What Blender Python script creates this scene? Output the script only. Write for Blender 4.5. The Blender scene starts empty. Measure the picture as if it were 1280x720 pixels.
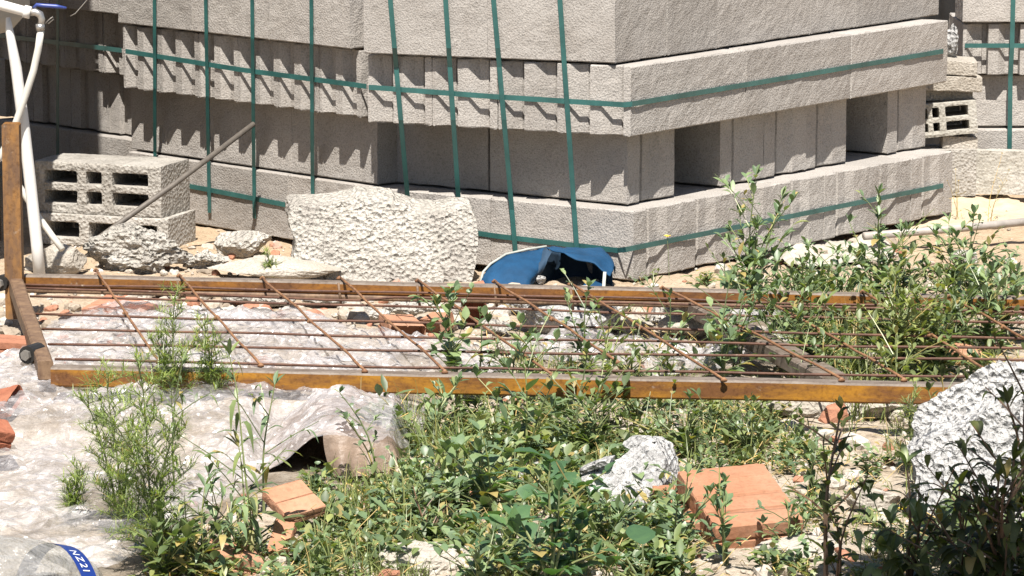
import bpy, bmesh, math, random
from mathutils import Vector, Matrix, noise, Euler
R = math.radians
rnd = random.Random(7)
scene = bpy.context.scene
COL = scene.collection

# ------------------------------------------------------------------ camera
F, HOR, CAMH = 4700.0, -400.0, 1.56
PITCH = math.atan((360 - HOR) / F)
CP, SP = math.cos(PITCH), math.sin(PITCH)
cam_d = bpy.data.cameras.new('camera')
cam = bpy.data.objects.new('camera', cam_d)
COL.objects.link(cam)
cam_d.sensor_width = 36.0
cam_d.lens = F * 36.0 / 1280.0
cam_d.clip_start = 0.1
cam_d.clip_end = 2000
cam.location = (0, 0, CAMH)
cam.rotation_euler = (R(90) - PITCH, 0, 0)
scene.camera = cam

def ray(px, py):
    u = (px - 640) / F
    v = (360 - py) / F
    return Vector((u, CP + v * SP, -SP + v * CP))
def gp(px, py, z=0.0):                      # pixel -> point at height z
    r = ray(px, py)
    t = (z - CAMH) / r.z
    return Vector((r.x * t, r.y * t, z))
def dp(px, py, Y):                          # pixel -> point at distance Y
    r = ray(px, py)
    t = Y / r.y
    return Vector((r.x * t, Y, CAMH + r.z * t))
def wallp(px, py, K, d, off=0.0):           # pixel -> point on the vertical plane through K along d
    n = Vector((d.y, -d.x, 0)).normalized()
    if n.y > 0: n = -n
    o = Vector((0, 0, CAMH))
    r = ray(px, py)
    t = ((K + n * off) - o).dot(n) / r.dot(n)
    return o + r * t
def pol(a): return Vector((math.cos(R(a)), math.sin(R(a)), 0))

# ------------------------------------------------------------------ materials
def nodes_mat(name):
    m = bpy.data.materials.new(name)
    m.use_nodes = True
    nt = m.node_tree
    b = nt.nodes['Principled BSDF']
    return m, nt, b
def N(nt, t, **kw):
    n = nt.nodes.new(t)
    for k, v in kw.items():
        if k in n.inputs.keys(): n.inputs[k].default_value = v
        else: setattr(n, k, v)
    return n
def ramp(nt, fac, stops):
    r = nt.nodes.new('ShaderNodeValToRGB')
    cr = r.color_ramp
    while len(cr.elements) < len(stops): cr.elements.new(0.5)
    for e, (p, c) in zip(cr.elements, stops):
        e.position = p; e.color = (*c, 1)
    nt.links.new(fac, r.inputs[0])
    return r.outputs[0]
def coords(nt, kind='Object'):
    return nt.nodes.new('ShaderNodeTexCoord').outputs[kind]
def noise_tex(nt, co, scale, detail=4, rough=0.6):
    n = N(nt, 'ShaderNodeTexNoise', Scale=scale, Detail=detail, Roughness=rough)
    nt.links.new(co, n.inputs['Vector'])
    return n.outputs['Fac']
def vor(nt, co, scale, out='Distance', feature='F1'):
    n = N(nt, 'ShaderNodeTexVoronoi', Scale=scale)
    n.feature = feature
    nt.links.new(co, n.inputs['Vector'])
    return n.outputs[out]
def mixc(nt, fac, a, b, mode='MIX'):
    n = nt.nodes.new('ShaderNodeMix'); n.data_type = 'RGBA'; n.blend_type = mode
    for s, v in ((n.inputs[0], fac), (n.inputs[6], a), (n.inputs[7], b)):
        if hasattr(v, 'is_linked') or hasattr(v, 'links'): nt.links.new(v, s)
        elif isinstance(v, tuple): s.default_value = (*v, 1)
        else: s.default_value = v
    return n.outputs[2]
def mathn(nt, op, a, b=0.0):
    n = nt.nodes.new('ShaderNodeMath'); n.operation = op
    for s, v in ((n.inputs[0], a), (n.inputs[1], b)):
        if hasattr(v, 'links'): nt.links.new(v, s)
        else: s.default_value = v
    return n.outputs[0]
def bump(nt, b, h, strength, dist):
    n = N(nt, 'ShaderNodeBump', Strength=strength, Distance=dist)
    nt.links.new(h, n.inputs['Height'])
    nt.links.new(n.outputs[0], b.inputs['Normal'])
    return n

ALB = 0.74
def dim(c, k=ALB): return tuple(x * k for x in c)
def mat_pumice(name, base, dark, light, pit=110, bstr=0.9, bdist=0.006, warm=None, mottle=1.0):
    m, nt, b = nodes_mat(name)
    base, dark, light = dim(base), dim(dark), dim(light)
    co = coords(nt)
    oi = nt.nodes.new('ShaderNodeObjectInfo')
    add = nt.nodes.new('ShaderNodeVectorMath'); add.operation = 'ADD'
    rv = N(nt, 'ShaderNodeCombineXYZ')
    sc_ = mathn(nt, 'MULTIPLY', oi.outputs['Random'], 37.0)
    nt.links.new(sc_, rv.inputs[0]); nt.links.new(sc_, rv.inputs[1])
    nt.links.new(co, add.inputs[0]); nt.links.new(rv.outputs[0], add.inputs[1])
    co = add.outputs[0]
    big = noise_tex(nt, co, 9, 5, 0.65)
    fine = noise_tex(nt, co, pit * 1.1, 3, 0.7)
    pits = vor(nt, co, pit)
    big2 = mathn(nt, 'ADD', mathn(nt, 'MULTIPLY', big, 0.55), mathn(nt, 'MULTIPLY', noise_tex(nt, co, 2.6, 3, 0.6), 0.45))
    c = ramp(nt, big2, [(0.36, dark), (0.5, base), (0.64, light)])
    sp = ramp(nt, fine, [(0.3, (0.62, 0.61, 0.6)), (0.5, (1, 1, 1)), (0.72, (1.12, 1.1, 1.08))])
    c = mixc(nt, 0.25 + 0.75 * mottle, c, sp, 'MULTIPLY')
    pk = ramp(nt, pits, [(0.06, (0.5, 0.48, 0.46)), (0.24, (1, 1, 1))])
    c = mixc(nt, mottle * 0.45, c, pk, 'MULTIPLY')
    var = mathn(nt, 'MULTIPLY_ADD', oi.outputs['Random'], 0.20)
    nt.nodes[-1].inputs[2].default_value = 0.90
    hv = N(nt, 'ShaderNodeCombineColor')
    for i in range(3): nt.links.new(var, hv.inputs[i])
    c = mixc(nt, 1.0, c, hv.outputs[0], 'MULTIPLY')
    nt.links.new(c, b.inputs['Base Color'])
    b.inputs['Roughness'].default_value = 0.95
    b.inputs['Specular IOR Level'].default_value = 0.15
    med = noise_tex(nt, co, 45, 4, 0.7)
    h = mathn(nt, 'ADD', mathn(nt, 'MULTIPLY', pits, 0.9), mathn(nt, 'MULTIPLY', fine, 0.7))
    h = mathn(nt, 'ADD', h, mathn(nt, 'MULTIPLY', med, 0.8))
    bump(nt, b, h, bstr, bdist)
    return m

M = {}
M['block'] = mat_pumice('pumice_concrete', (0.415, 0.388, 0.358), (0.365, 0.336, 0.305), (0.455, 0.428, 0.396), 200, 0.55, 0.0026)
M['old_block'] = mat_pumice('weathered_concrete', (0.41, 0.385, 0.345), (0.29, 0.27, 0.24), (0.51, 0.485, 0.445), 110, 0.8, 0.005)
M['rubble'] = mat_pumice('broken_concrete', (0.54, 0.51, 0.455), (0.42, 0.39, 0.35), (0.64, 0.61, 0.56), 85, 1.0, 0.014)
M['white_stone'] = mat_pumice('white_stone', (0.52, 0.513, 0.50), (0.42, 0.414, 0.405), (0.68, 0.672, 0.655), 75, 1.0, 0.018)
M['pale_slab'] = mat_pumice('pale_slab', (0.47, 0.43, 0.37), (0.38, 0.34, 0.285), (0.55, 0.505, 0.445), 150, 0.6, 0.004)
M['kerb'] = mat_pumice('kerb_concrete', (0.45, 0.43, 0.38), (0.36, 0.34, 0.30), (0.55, 0.53, 0.49), 120, 0.5, 0.004)
M['clay'] = mat_pumice('fired_clay', (0.44, 0.20, 0.125), (0.38, 0.165, 0.10), (0.48, 0.245, 0.165), 60, 0.35, 0.003, None, 0.35)
M['clay_pale'] = mat_pumice('dusty_clay', (0.47, 0.25, 0.155), (0.40, 0.19, 0.115), (0.52, 0.32, 0.22), 60, 0.5, 0.004, None, 0.35)
M['clay_ribbed'] = mat_pumice('ribbed_clay', (0.43, 0.215, 0.128), (0.38, 0.18, 0.10), (0.47, 0.265, 0.17), 90, 0.3, 0.002, None, 0.3)
def ribs():
    nt = M['clay_ribbed'].node_tree; b = nt.nodes['Principled BSDF']
    old = b.inputs['Normal'].links[0].from_node
    mp = N(nt, 'ShaderNodeMapping'); mp.inputs['Rotation'].default_value = (0, 0, R(-13))
    nt.links.new(coords(nt), mp.inputs[0])
    wv = N(nt, 'ShaderNodeTexWave', Scale=4.6, Distortion=0.6, Detail=2.0); wv.bands_direction = 'Y'; wv.wave_profile = 'SIN'
    nt.links.new(mp.outputs[0], wv.inputs['Vector'])
    gr = ramp(nt, wv.outputs['Fac'], [(0.0, (0, 0, 0)), (0.14, (1, 1, 1))])
    bp = N(nt, 'ShaderNodeBump', Strength=1.0, Distance=0.004)
    nt.links.new(gr, bp.inputs['Height']); nt.links.new(old.outputs[0], bp.inputs['Normal']); nt.links.new(bp.outputs[0], b.inputs['Normal'])
ribs()
M['clay_dark'] = mat_pumice('dark_clay', (0.33, 0.12, 0.07), (0.26, 0.09, 0.05), (0.40, 0.17, 0.10), 60, 0.5, 0.004, None, 0.35)

def mat_simple(name, col, rough=0.5, metal=0.0, var=0.25, scale=20, bstr=0.2, bdist=0.002, spec=0.5):
    m, nt, b = nodes_mat(name)
    co = coords(nt)
    n = noise_tex(nt, co, scale, 5, 0.65)
    col = dim(col, 0.78)
    lo = tuple(max(0, c * (1 - var)) for c in col); hi = tuple(min(1, c * (1 + var)) for c in col)
    c = ramp(nt, n, [(0.3, lo), (0.7, hi)])
    nt.links.new(c, b.inputs['Base Color'])
    b.inputs['Roughness'].default_value = rough
    b.inputs['Metallic'].default_value = metal
    b.inputs['Specular IOR Level'].default_value = spec
    if bstr: bump(nt, b, noise_tex(nt, co, scale * 3, 4), bstr, bdist)
    return m
M['strap'] = mat_simple('green_strap', (0.030, 0.112, 0.104), 0.42, 0, 0.35, 9, 0.15)
M['pvc'] = mat_simple('white_pvc', (0.76, 0.74, 0.70), 0.4, 0, 0.08, 12, 0.05)
M['tank'] = mat_simple('grey_tank', (0.42, 0.39, 0.34), 0.6, 0, 0.1, 6, 0.1)
M['hose'] = mat_simple('pale_hose', (0.62, 0.60, 0.54), 0.5, 0, 0.12, 15, 0.05)
M['chrome'] = mat_simple('worn_brass', (0.55, 0.53, 0.5), 0.35, 0.8, 0.2, 50)
M['blue_plastic'] = mat_simple('blue_lever', (0.035, 0.06, 0.25), 0.4)
M['wire'] = mat_simple('dull_wire', (0.30, 0.28, 0.25), 0.5, 0.5)
M['rod'] = mat_simple('dull_steel', (0.15, 0.13, 0.11), 0.65, 0.2, 0.25, 40)
M['conduit'] = mat_simple('grey_conduit', (0.42, 0.38, 0.34), 0.55, 0.1, 0.2, 30)
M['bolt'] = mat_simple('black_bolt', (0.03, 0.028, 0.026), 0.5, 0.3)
M['bark'] = mat_simple('bark', (0.14, 0.10, 0.07), 0.9, 0, 0.35, 30, 0.8, 0.01)

def mat_rust(name, orange, brown, lo=0.42, hi=0.62, scale=7, stretch=(1, 2.5, 4)):
    m, nt, b = nodes_mat(name)
    orange, brown = dim(orange, 0.75), dim(brown, 0.75)
    co = coords(nt)
    mp = N(nt, 'ShaderNodeMapping'); mp.inputs['Scale'].default_value = stretch
    nt.links.new(co, mp.inputs[0])
    n = noise_tex(nt, mp.outputs[0], scale, 8, 0.72)
    f = noise_tex(nt, co, 90, 4, 0.7)
    c = ramp(nt, n, [(lo, brown), (hi, orange)])
    c2 = ramp(nt, f, [(0.32, (0.55, 0.5, 0.46)), (0.5, (1, 1, 1))])
    c = mixc(nt, 0.8, c, c2, 'MULTIPLY')
    dust = ramp(nt, noise_tex(nt, co, 35, 6, 0.75), [(0.62, (0, 0, 0)), (0.74, (1, 1, 1))])
    c = mixc(nt, mathn(nt, 'MULTIPLY', dust, 0.5), c, (0.4, 0.35, 0.28))
    nt.links.new(c, b.inputs['Base Color'])
    b.inputs['Roughness'].default_value = 0.62
    b.inputs['Specular IOR Level'].default_value = 0.3
    bump(nt, b, f, 0.25, 0.002)
    return m
M['primer'] = mat_rust('orange_primer', (0.41, 0.188, 0.018), (0.17, 0.072, 0.024), 0.40, 0.60, 5)
M['primer_dark'] = mat_rust('dark_orange_primer', (0.30, 0.125, 0.02), (0.14, 0.062, 0.025), 0.40, 0.60, 5)
M['scale_top'] = mat_rust('grey_mill_scale', (0.24, 0.20, 0.165), (0.15, 0.115, 0.09), 0.4, 0.6, 14)
M['rust_brown'] = mat_rust('rusty_brown', (0.25, 0.16, 0.095), (0.14, 0.085, 0.055), 0.4, 0.6, 9, (3, 3, 1))
M['post'] = mat_rust('orange_brown_post', (0.31, 0.155, 0.05), (0.16, 0.09, 0.05), 0.4, 0.6, 9, (3, 3, 1))
M['rebar_light'] = mat_rust('orange_rusty_rebar', (0.33, 0.175, 0.085), (0.20, 0.095, 0.05), 0.4, 0.6, 20)
M['rebar'] = mat_rust('rusty_rebar', (0.165, 0.080, 0.048), (0.095, 0.045, 0.03), 0.4, 0.6, 20)

def mat_soil():
    m, nt, b = nodes_mat('dry_soil')
    co = coords(nt)
    big = noise_tex(nt, co, 1.3, 5, 0.6)
    mid = noise_tex(nt, co, 14, 6, 0.7)
    fine = noise_tex(nt, co, 120, 4, 0.75)
    c = ramp(nt, mid, [(0.32, dim((0.36, 0.29, 0.215))), (0.5, dim((0.50, 0.42, 0.33))), (0.7, dim((0.60, 0.535, 0.45)))])
    sand = ramp(nt, mid, [(0.3, dim((0.46, 0.34, 0.225))), (0.7, dim((0.58, 0.45, 0.315)))])
    # sand lies behind the frame, white rubble dust in front of it
    sx = N(nt, 'ShaderNodeSeparateXYZ'); nt.links.new(co, sx.inputs[0])
    yy = mathn(nt, 'ADD', sx.outputs[1], mathn(nt, 'MULTIPLY', big, 1.2))
    mask = ramp(nt, mathn(nt, 'MULTIPLY_ADD', yy, 0.6), [(0.0, (0, 0, 0)), (1.0, (1, 1, 1))])
    nt.nodes[-2].inputs[2].default_value = -5.7 if False else -5.6
    c = mixc(nt, mask, c, sand)
    sp = ramp(nt, fine, [(0.3, (0.6, 0.58, 0.55)), (0.48, (1, 1, 1)), (0.75, (1.15, 1.13, 1.1))])
    c = mixc(nt, 1.0, c, sp, 'MULTIPLY')
    nt.links.new(c, b.inputs['Base Color'])
    b.inputs['Roughness'].default_value = 0.95
    b.inputs['Specular IOR Level'].default_value = 0.1
    h = mathn(nt, 'ADD', mathn(nt, 'MULTIPLY', mid, 1.0), mathn(nt, 'MULTIPLY', fine, 0.3))
    bump(nt, b, h, 0.9, 0.02)
    return m
M['soil'] = mat_soil()

def mat_gravel():
    m, nt, b = nodes_mat('mixed_gravel')
    at = nt.nodes.new('ShaderNodeAttribute'); at.attribute_name = 'tint'
    co = coords(nt)
    c = ramp(nt, at.outputs['Fac'], [(0.0, dim((0.30, 0.24, 0.18))), (0.3, dim((0.46, 0.39, 0.31))), (0.6, dim((0.56, 0.51, 0.44))), (0.86, dim((0.66, 0.63, 0.58))), (0.93, dim((0.45, 0.21, 0.13)))])
    sp = ramp(nt, noise_tex(nt, co, 90, 4, 0.7), [(0.3, (0.7, 0.69, 0.67)), (0.6, (1.05, 1.05, 1.05))])
    c = mixc(nt, 1.0, c, sp, 'MULTIPLY')
    nt.links.new(c, b.inputs['Base Color'])
    b.inputs['Roughness'].default_value = 0.95
    bump(nt, b, noise_tex(nt, co, 120, 4), 0.6, 0.004)
    return m
M['gravel'] = mat_gravel()

def mat_leaf(name, col, trans=0.3, rough=0.45, var=0.4):
    m, nt, b = nodes_mat(name)
    at = nt.nodes.new('ShaderNodeAttribute'); at.attribute_name = 'tint'
    lo = tuple(c * (1 - var) for c in col); hi = tuple(c * (1 + var) for c in col)
    hi = (hi[0] * 1.18, hi[1] * 1.04, hi[2] * 0.9)
    tan_ = (0.30, 0.235, 0.09) if name not in ('dry_straw', 'yellow_petal', 'reddish_stem') else hi
    c = ramp(nt, at.outputs['Fac'], [(0.0, lo), (0.5, col), (0.93, hi), (0.97, tan_)])
    dirt = ramp(nt, noise_tex(nt, coords(nt), 60, 3), [(0.45, (1, 1, 1)), (0.7, (1.25, 1.2, 1.1))])
    c = mixc(nt, 1.0, c, dirt, 'MULTIPLY')
    nt.links.new(c, b.inputs['Base Color'])
    b.inputs['Roughness'].default_value = rough
    b.inputs['Specular IOR Level'].default_value = 0.55
    t = nt.nodes.new('ShaderNodeBsdfTranslucent')
    g = mixc(nt, 1.0, c, (1.5, 1.7, 0.5), 'MULTIPLY')
    nt.links.new(g, t.inputs[0])
    mx = nt.nodes.new('ShaderNodeMixShader'); mx.inputs[0].default_value = trans
    nt.links.new(b.outputs[0], mx.inputs[1]); nt.links.new(t.outputs[0], mx.inputs[2])
    out = nt.nodes['Material Output']
    nt.links.new(mx.outputs[0], out.inputs[0])
    return m
M['leaf_grey'] = mat_leaf('grey_green_leaf', (0.125, 0.185, 0.095), 0.2)
M['leaf_mid'] = mat_leaf('mid_green_leaf', (0.108, 0.152, 0.066), 0.28)
M['leaf_fresh'] = mat_leaf('fresh_green_leaf', (0.155, 0.192, 0.075), 0.3)
M['leaf_broad'] = mat_leaf('broad_green_leaf', (0.060, 0.125, 0.055), 0.28, 0.5, 0.25)
M['leaf_dark'] = mat_leaf('dark_green_leaf', (0.055, 0.070, 0.024), 0.42, 0.5)
M['leaf_fine'] = mat_leaf('feathery_leaf', (0.165, 0.225, 0.075), 0.35)
M['dry'] = mat_leaf('dry_straw', (0.42, 0.34, 0.17), 0.2)
M['stem_green'] = mat_leaf('green_stem', (0.13, 0.16, 0.07), 0.0)
M['stem_red'] = mat_leaf('reddish_stem', (0.10, 0.065, 0.045), 0.0)
M['yellow'] = mat_leaf('yellow_petal', (0.75, 0.60, 0.05), 0.2)

def mat_film():
    m, nt, b = nodes_mat('clear_plastic_film')
    co = coords(nt)
    n1 = noise_tex(nt, co, 7, 6, 0.6)
    mp = N(nt, 'ShaderNodeMapping'); mp.inputs['Scale'].default_value = (1, 2.2, 1); mp.inputs['Rotation'].default_value = (0, 0, 0.6)
    nt.links.new(co, mp.inputs[0])
    n2 = noise_tex(nt, mp.outputs[0], 22, 5, 0.65)
    v = vor(nt, mp.outputs[0], 14, 'Distance', 'DISTANCE_TO_EDGE')
    b.inputs['Base Color'].default_value = (0.54, 0.51, 0.505, 1)
    b.inputs['Roughness'].default_value = 0.35
    b.inputs['Specular IOR Level'].default_value = 0.9
    n3 = noise_tex(nt, co, 75, 4, 0.6)
    h = mathn(nt, 'ADD', mathn(nt, 'MULTIPLY', n2, 0.8), mathn(nt, 'ADD', n1, mathn(nt, 'MULTIPLY', v, 0.6)))
    v2 = vor(nt, co, 34)
    h = mathn(nt, 'ADD', h, mathn(nt, 'ADD', mathn(nt, 'MULTIPLY', n3, 0.25), mathn(nt, 'MULTIPLY', v2, 0.45)))
    bump(nt, b, h, 0.45, 0.03)
    # crumpled facets: every little facet of the film is tilted its own way
    dn = N(nt, 'ShaderNodeTexNoise', Scale=18.0, Detail=3.0)
    nt.links.new(co, dn.inputs['Vector'])
    def vm(op, a, b2):
        n = nt.nodes.new('ShaderNodeVectorMath'); n.operation = op
        for s_, v_ in ((n.inputs[0], a), (n.inputs[1], b2)):
            if hasattr(v_, 'links'): nt.links.new(v_, s_)
            else: s_.default_value = v_
        return n.outputs[0]
    dco = vm('ADD', co, vm('MULTIPLY', dn.outputs['Color'], (0.05, 0.05, 0.05)))
    geo = nt.nodes.new('ShaderNodeNewGeometry')
    def facet(scale, k, base_n):
        vt = N(nt, 'ShaderNodeTexVoronoi', Scale=scale); nt.links.new(dco, vt.inputs['Vector'])
        d_ = vm('MULTIPLY', vm('SUBTRACT', vt.outputs['Color'], (0.5, 0.5, 0.5)), (k, k, k * 0.4))
        return vm('NORMALIZE', vm('ADD', base_n, d_), (0, 0, 0))
    nn = facet(95.0, 1.5, geo.outputs['Normal'])
    nt.links.new(nn, b.inputs['Coat Normal'])
    b.inputs['Coat Weight'].default_value = 1.0; b.inputs['Coat Roughness'].default_value = 0.24; b.inputs['Coat IOR'].default_value = 1.9
    tr = nt.nodes.new('ShaderNodeBsdfTransparent')
    tr.inputs[0].default_value = (0.95, 0.95, 0.95, 1)
    fac = ramp(nt, n1, [(0.38, (0.18, 0.18, 0.18)), (0.62, (0.56, 0.56, 0.56))])
    mx = nt.nodes.new('ShaderNodeMixShader')
    nt.links.new(fac, mx.inputs[0])
    nt.links.new(tr.outputs[0], mx.inputs[1]); nt.links.new(b.outputs[0], mx.inputs[2])
    nt.links.new(mx.outputs[0], nt.nodes['Material Output'].inputs[0])
    return m
M['film'] = mat_film()
def mat_pet():
    m, nt, b = nodes_mat('clear_bottle_plastic')
    co = coords(nt)
    b.inputs['Base Color'].default_value = (0.42, 0.415, 0.40, 1)
    b.inputs['Roughness'].default_value = 0.08
    b.inputs['Specular IOR Level'].default_value = 0.9
    bump(nt, b, noise_tex(nt, co, 24, 4), 0.9, 0.03)
    tr = nt.nodes.new('ShaderNodeBsdfTransparent'); tr.inputs[0].default_value = (0.95, 0.96, 0.95, 1)
    lw = N(nt, 'ShaderNodeLayerWeight', Blend=0.35)
    fac = mathn(nt, 'MULTIPLY_ADD', lw.outputs['Facing'], 0.38)
    nt.nodes[-1].inputs[2].default_value = 0.17
    mx = nt.nodes.new('ShaderNodeMixShader')
    nt.links.new(fac, mx.inputs[0])
    nt.links.new(tr.outputs[0], mx.inputs[1]); nt.links.new(b.outputs[0], mx.inputs[2])
    nt.links.new(mx.outputs[0], nt.nodes['Material Output'].inputs[0])
    return m
M['pet'] = mat_pet()
M['blue_band'] = mat_simple('blue_label', (0.012, 0.035, 0.20), 0.35, 0, 0.08, 10, 0)
M['white_ink'] = mat_simple('white_ink', (0.8, 0.8, 0.82), 0.4, 0, 0.03, 10, 0)
M['blue_cloth'] = mat_simple('blue_cloth', (0.008, 0.055, 0.13), 0.75, 0, 0.25, 18, 0.3, 0.004, 0.25)
M['navy'] = mat_simple('navy_lining', (0.016, 0.045, 0.085), 0.8, 0, 0.2, 18, 0.2)
M['piping'] = mat_simple('white_piping', (0.42, 0.43, 0.38), 0.7)
M['white_cloth'] = mat_simple('white_cloth', (0.44, 0.405, 0.34), 0.8, 0, 0.25, 18, 0.5, 0.01)
M['canvas'] = mat_simple('sandy_canvas', (0.55, 0.44, 0.305), 0.85, 0, 0.12, 14, 0.6, 0.01)
M['brown_film'] = mat_simple('brown_plastic', (0.33, 0.24, 0.18), 0.5, 0, 0.25, 14, 0.4, 0.01)

# ------------------------------------------------------------------ object helpers
def tag(o, label=None, cat=None, group=None, kind=None):
    if label: o['label'] = label
    if cat: o['category'] = cat
    if group: o['group'] = group
    if kind: o['kind'] = kind
    return o
def link(name, me, mat, parent=None, loc=None, rotz=0.0):
    if isinstance(mat, (list, tuple)):
        if not me.materials:
            for x in mat: me.materials.append(x)
    elif mat and not me.materials: me.materials.append(mat)
    o = bpy.data.objects.new(name, me)
    COL.objects.link(o)
    if loc is not None: o.location = loc
    o.rotation_euler.z = rotz
    if parent: o.parent = parent
    return o
def thing(name, label, cat, loc=(0, 0, 0), group=None, rotz=0.0):
    o = bpy.data.objects.new(name, None)
    o.empty_display_size = 0.05
    COL.objects.link(o)
    o.location = loc; o.rotation_euler.z = rotz
    return tag(o, label, cat, group)
class MB:
    def __init__(s): s.v = []; s.f = []; s.t = []; s.m = []
    def add(s, vs, fs, tint=0.5, mi=0):
        k = len(s.v)
        s.v.extend(vs)
        for f in fs:
            s.f.append(tuple(i + k for i in f)); s.t.append(tint); s.m.append(mi)
    def box(s, c, sx, sy, sz, rot=None, mi=0):
        c = Vector(c)
        vs = []
        for z in (-1, 1):
            for y in (-1, 1):
                for x in (-1, 1):
                    p = Vector((x * sx / 2, y * sy / 2, z * sz / 2))
                    if rot: p = rot @ p
                    vs.append(c + p)
        s.add(vs, [(0, 2, 3, 1), (4, 5, 7, 6), (0, 1, 5, 4), (2, 6, 7, 3), (0, 4, 6, 2), (1, 3, 7, 5)], 0.5, mi)
    def tube(s, pts, r, n=8, cap=True, tint=0.5, mi=0):
        pts = [Vector(p) for p in pts]
        rs = r if isinstance(r, (list, tuple)) else [r] * len(pts)
        rings = []
        vs = []
        for i, p in enumerate(pts):
            d = (pts[min(i + 1, len(pts) - 1)] - pts[max(i - 1, 0)])
            if d.length < 1e-9: d = Vector((0, 0, 1))
            d.normalize()
            a = d.orthogonal() if i == 0 else (prev - d * prev.dot(d))
            if a.length < 1e-6: a = d.orthogonal()
            a.normalize(); prev = a
            b = d.cross(a)
            for k in range(n):
                an = 2 * math.pi * k / n
                vs.append(p + (a * math.cos(an) + b * math.sin(an)) * rs[i])
        fs = []
        for i in range(len(pts) - 1):
            for k in range(n):
                k2 = (k + 1) % n
                fs.append((i * n + k, i * n + k2, (i + 1) * n + k2, (i + 1) * n + k))
        if cap:
            fs.append(tuple(range(n - 1, -1, -1)))
            fs.append(tuple((len(pts) - 1) * n + k for k in range(n)))
        s.add(vs, fs, tint, mi)
    def strip(s, pts, side, w, th=0.0012):          # flat band with thickness along pts
        vs = []
        for i, p in enumerate(pts):
            p = Vector(p)
            d = (Vector(pts[min(i + 1, len(pts) - 1)]) - Vector(pts[max(i - 1, 0)])).normalized()
            a = Vector(side); a = (a - d * a.dot(d)).normalized()
            n = d.cross(a)
            for q, e in ((-1, -1), (1, -1), (1, 1), (-1, 1)):
                vs.append(p + a * (q * w / 2) + n * (e * th / 2))
        fs = [(3, 2, 1, 0)]
        for i in range(len(pts) - 1):
            for k in range(4):
                k2 = (k + 1) % 4
                fs.append((i * 4 + k, i * 4 + k2, i * 4 + 4 + k2, i * 4 + 4 + k))
        e = (len(pts) - 1) * 4
        fs.append((e, e + 1, e + 2, e + 3))
        s.add(vs, fs)
    def mesh(s, name, smooth=False, origin=None):
        me = bpy.data.meshes.new(name)
        vs = s.v if origin is None else [Vector(p) - Vector(origin) for p in s.v]
        me.from_pydata([tuple(p) for p in vs], [], s.f)
        if any(s.m): me.polygons.foreach_set('material_index', s.m)
        if smooth: me.polygons.foreach_set('use_smooth', [True] * len(me.polygons))
        a = me.attributes.new('tint', 'FLOAT', 'FACE')
        a.data.foreach_set('value', s.t)
        me.update()
        return me
    def build(s, name, mat, parent=None, smooth=False, loc=None):
        return link(name, s.mesh(name, smooth, loc if parent is None else None), mat, parent, loc if parent is None else None)

def fbm(p, sc=1.0, o=4):
    return noise.fractal(Vector(p) * sc, 0.9, 2.0, o, noise_basis='PERLIN_ORIGINAL')

# ------------------------------------------------------------------ ground
def plastic_h(x, y):
    return 0.0
def smooth(a, b, t):
    t = max(0, min(1, (t - a) / (b - a))); return t * t * (3 - 2 * t)
def gz(x, y):
    if not (-3 < x < 3 and 5 < y < 14): return 0.0
    e = min(1, (3 - abs(x)) / 0.6, (y - 5) / 0.4, (14 - y) / 1.0)
    h = 0.016 * fbm((x, y, 0.3), 2.2) + 0.010 * fbm((x, y, 4.1), 9) + 0.004 * fbm((x, y, 7.7), 30, 3)
    h -= 0.006
    # the heap of rubble the plastic sheet lies on
    m = smooth(0.05, -0.35, x + (8.2 - y) * 0.15) * smooth(7.12, 7.32, y + 0.25 * x + 0.05 * math.sin(x * 9)) * smooth(9.2, 8.6, y)
    h += 0.055 * m * (1 - smooth(-0.56, -0.48, x) * smooth(-0.17, -0.23, x) * smooth(7.85, 7.6, y))
    # hollow under the right side of the block pack
    q = smooth(0.25, 0.6, x) * smooth(10.0, 10.3, y) * smooth(12.5, 12, y)
    h -= 0.02 * q
    return h * max(0, e)
def ground():
    def axis(lo, hi, step, outer):
        a = [lo + step * i for i in range(int(round((hi - lo) / step)) + 1)]
        left = [lo - d for d in outer][::-1]; right = [hi + d for d in outer]
        return left + a + right
    outer = [0.2, 0.6, 1.5, 4, 10, 30, 90, 300, 900]
    xs = axis(-2.0, 2.0, 0.022, outer); ys = axis(5.6, 12.2, 0.03, outer)
    vs = [(x, y, gz(x, y)) for y in ys for x in xs]
    n = len(xs)
    fs = [(j * n + i, j * n + i + 1, (j + 1) * n + i + 1, (j + 1) * n + i) for j in range(len(ys) - 1) for i in range(n - 1)]
    me = bpy.data.meshes.new('ground'); me.from_pydata(vs, [], fs)
    me.polygons.foreach_set('use_smooth', [True] * len(fs))
    o = link('ground', me, M['soil'])
    tag(o, 'dry pale sandy soil with rubble dust over the building plot', 'ground', kind='structure')
ground()
def G(px, py, z=0.0):
    p = gp(px, py, z)
    for _ in range(3): p = gp(px, py, gz(p.x, p.y) + z)
    return p

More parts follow.
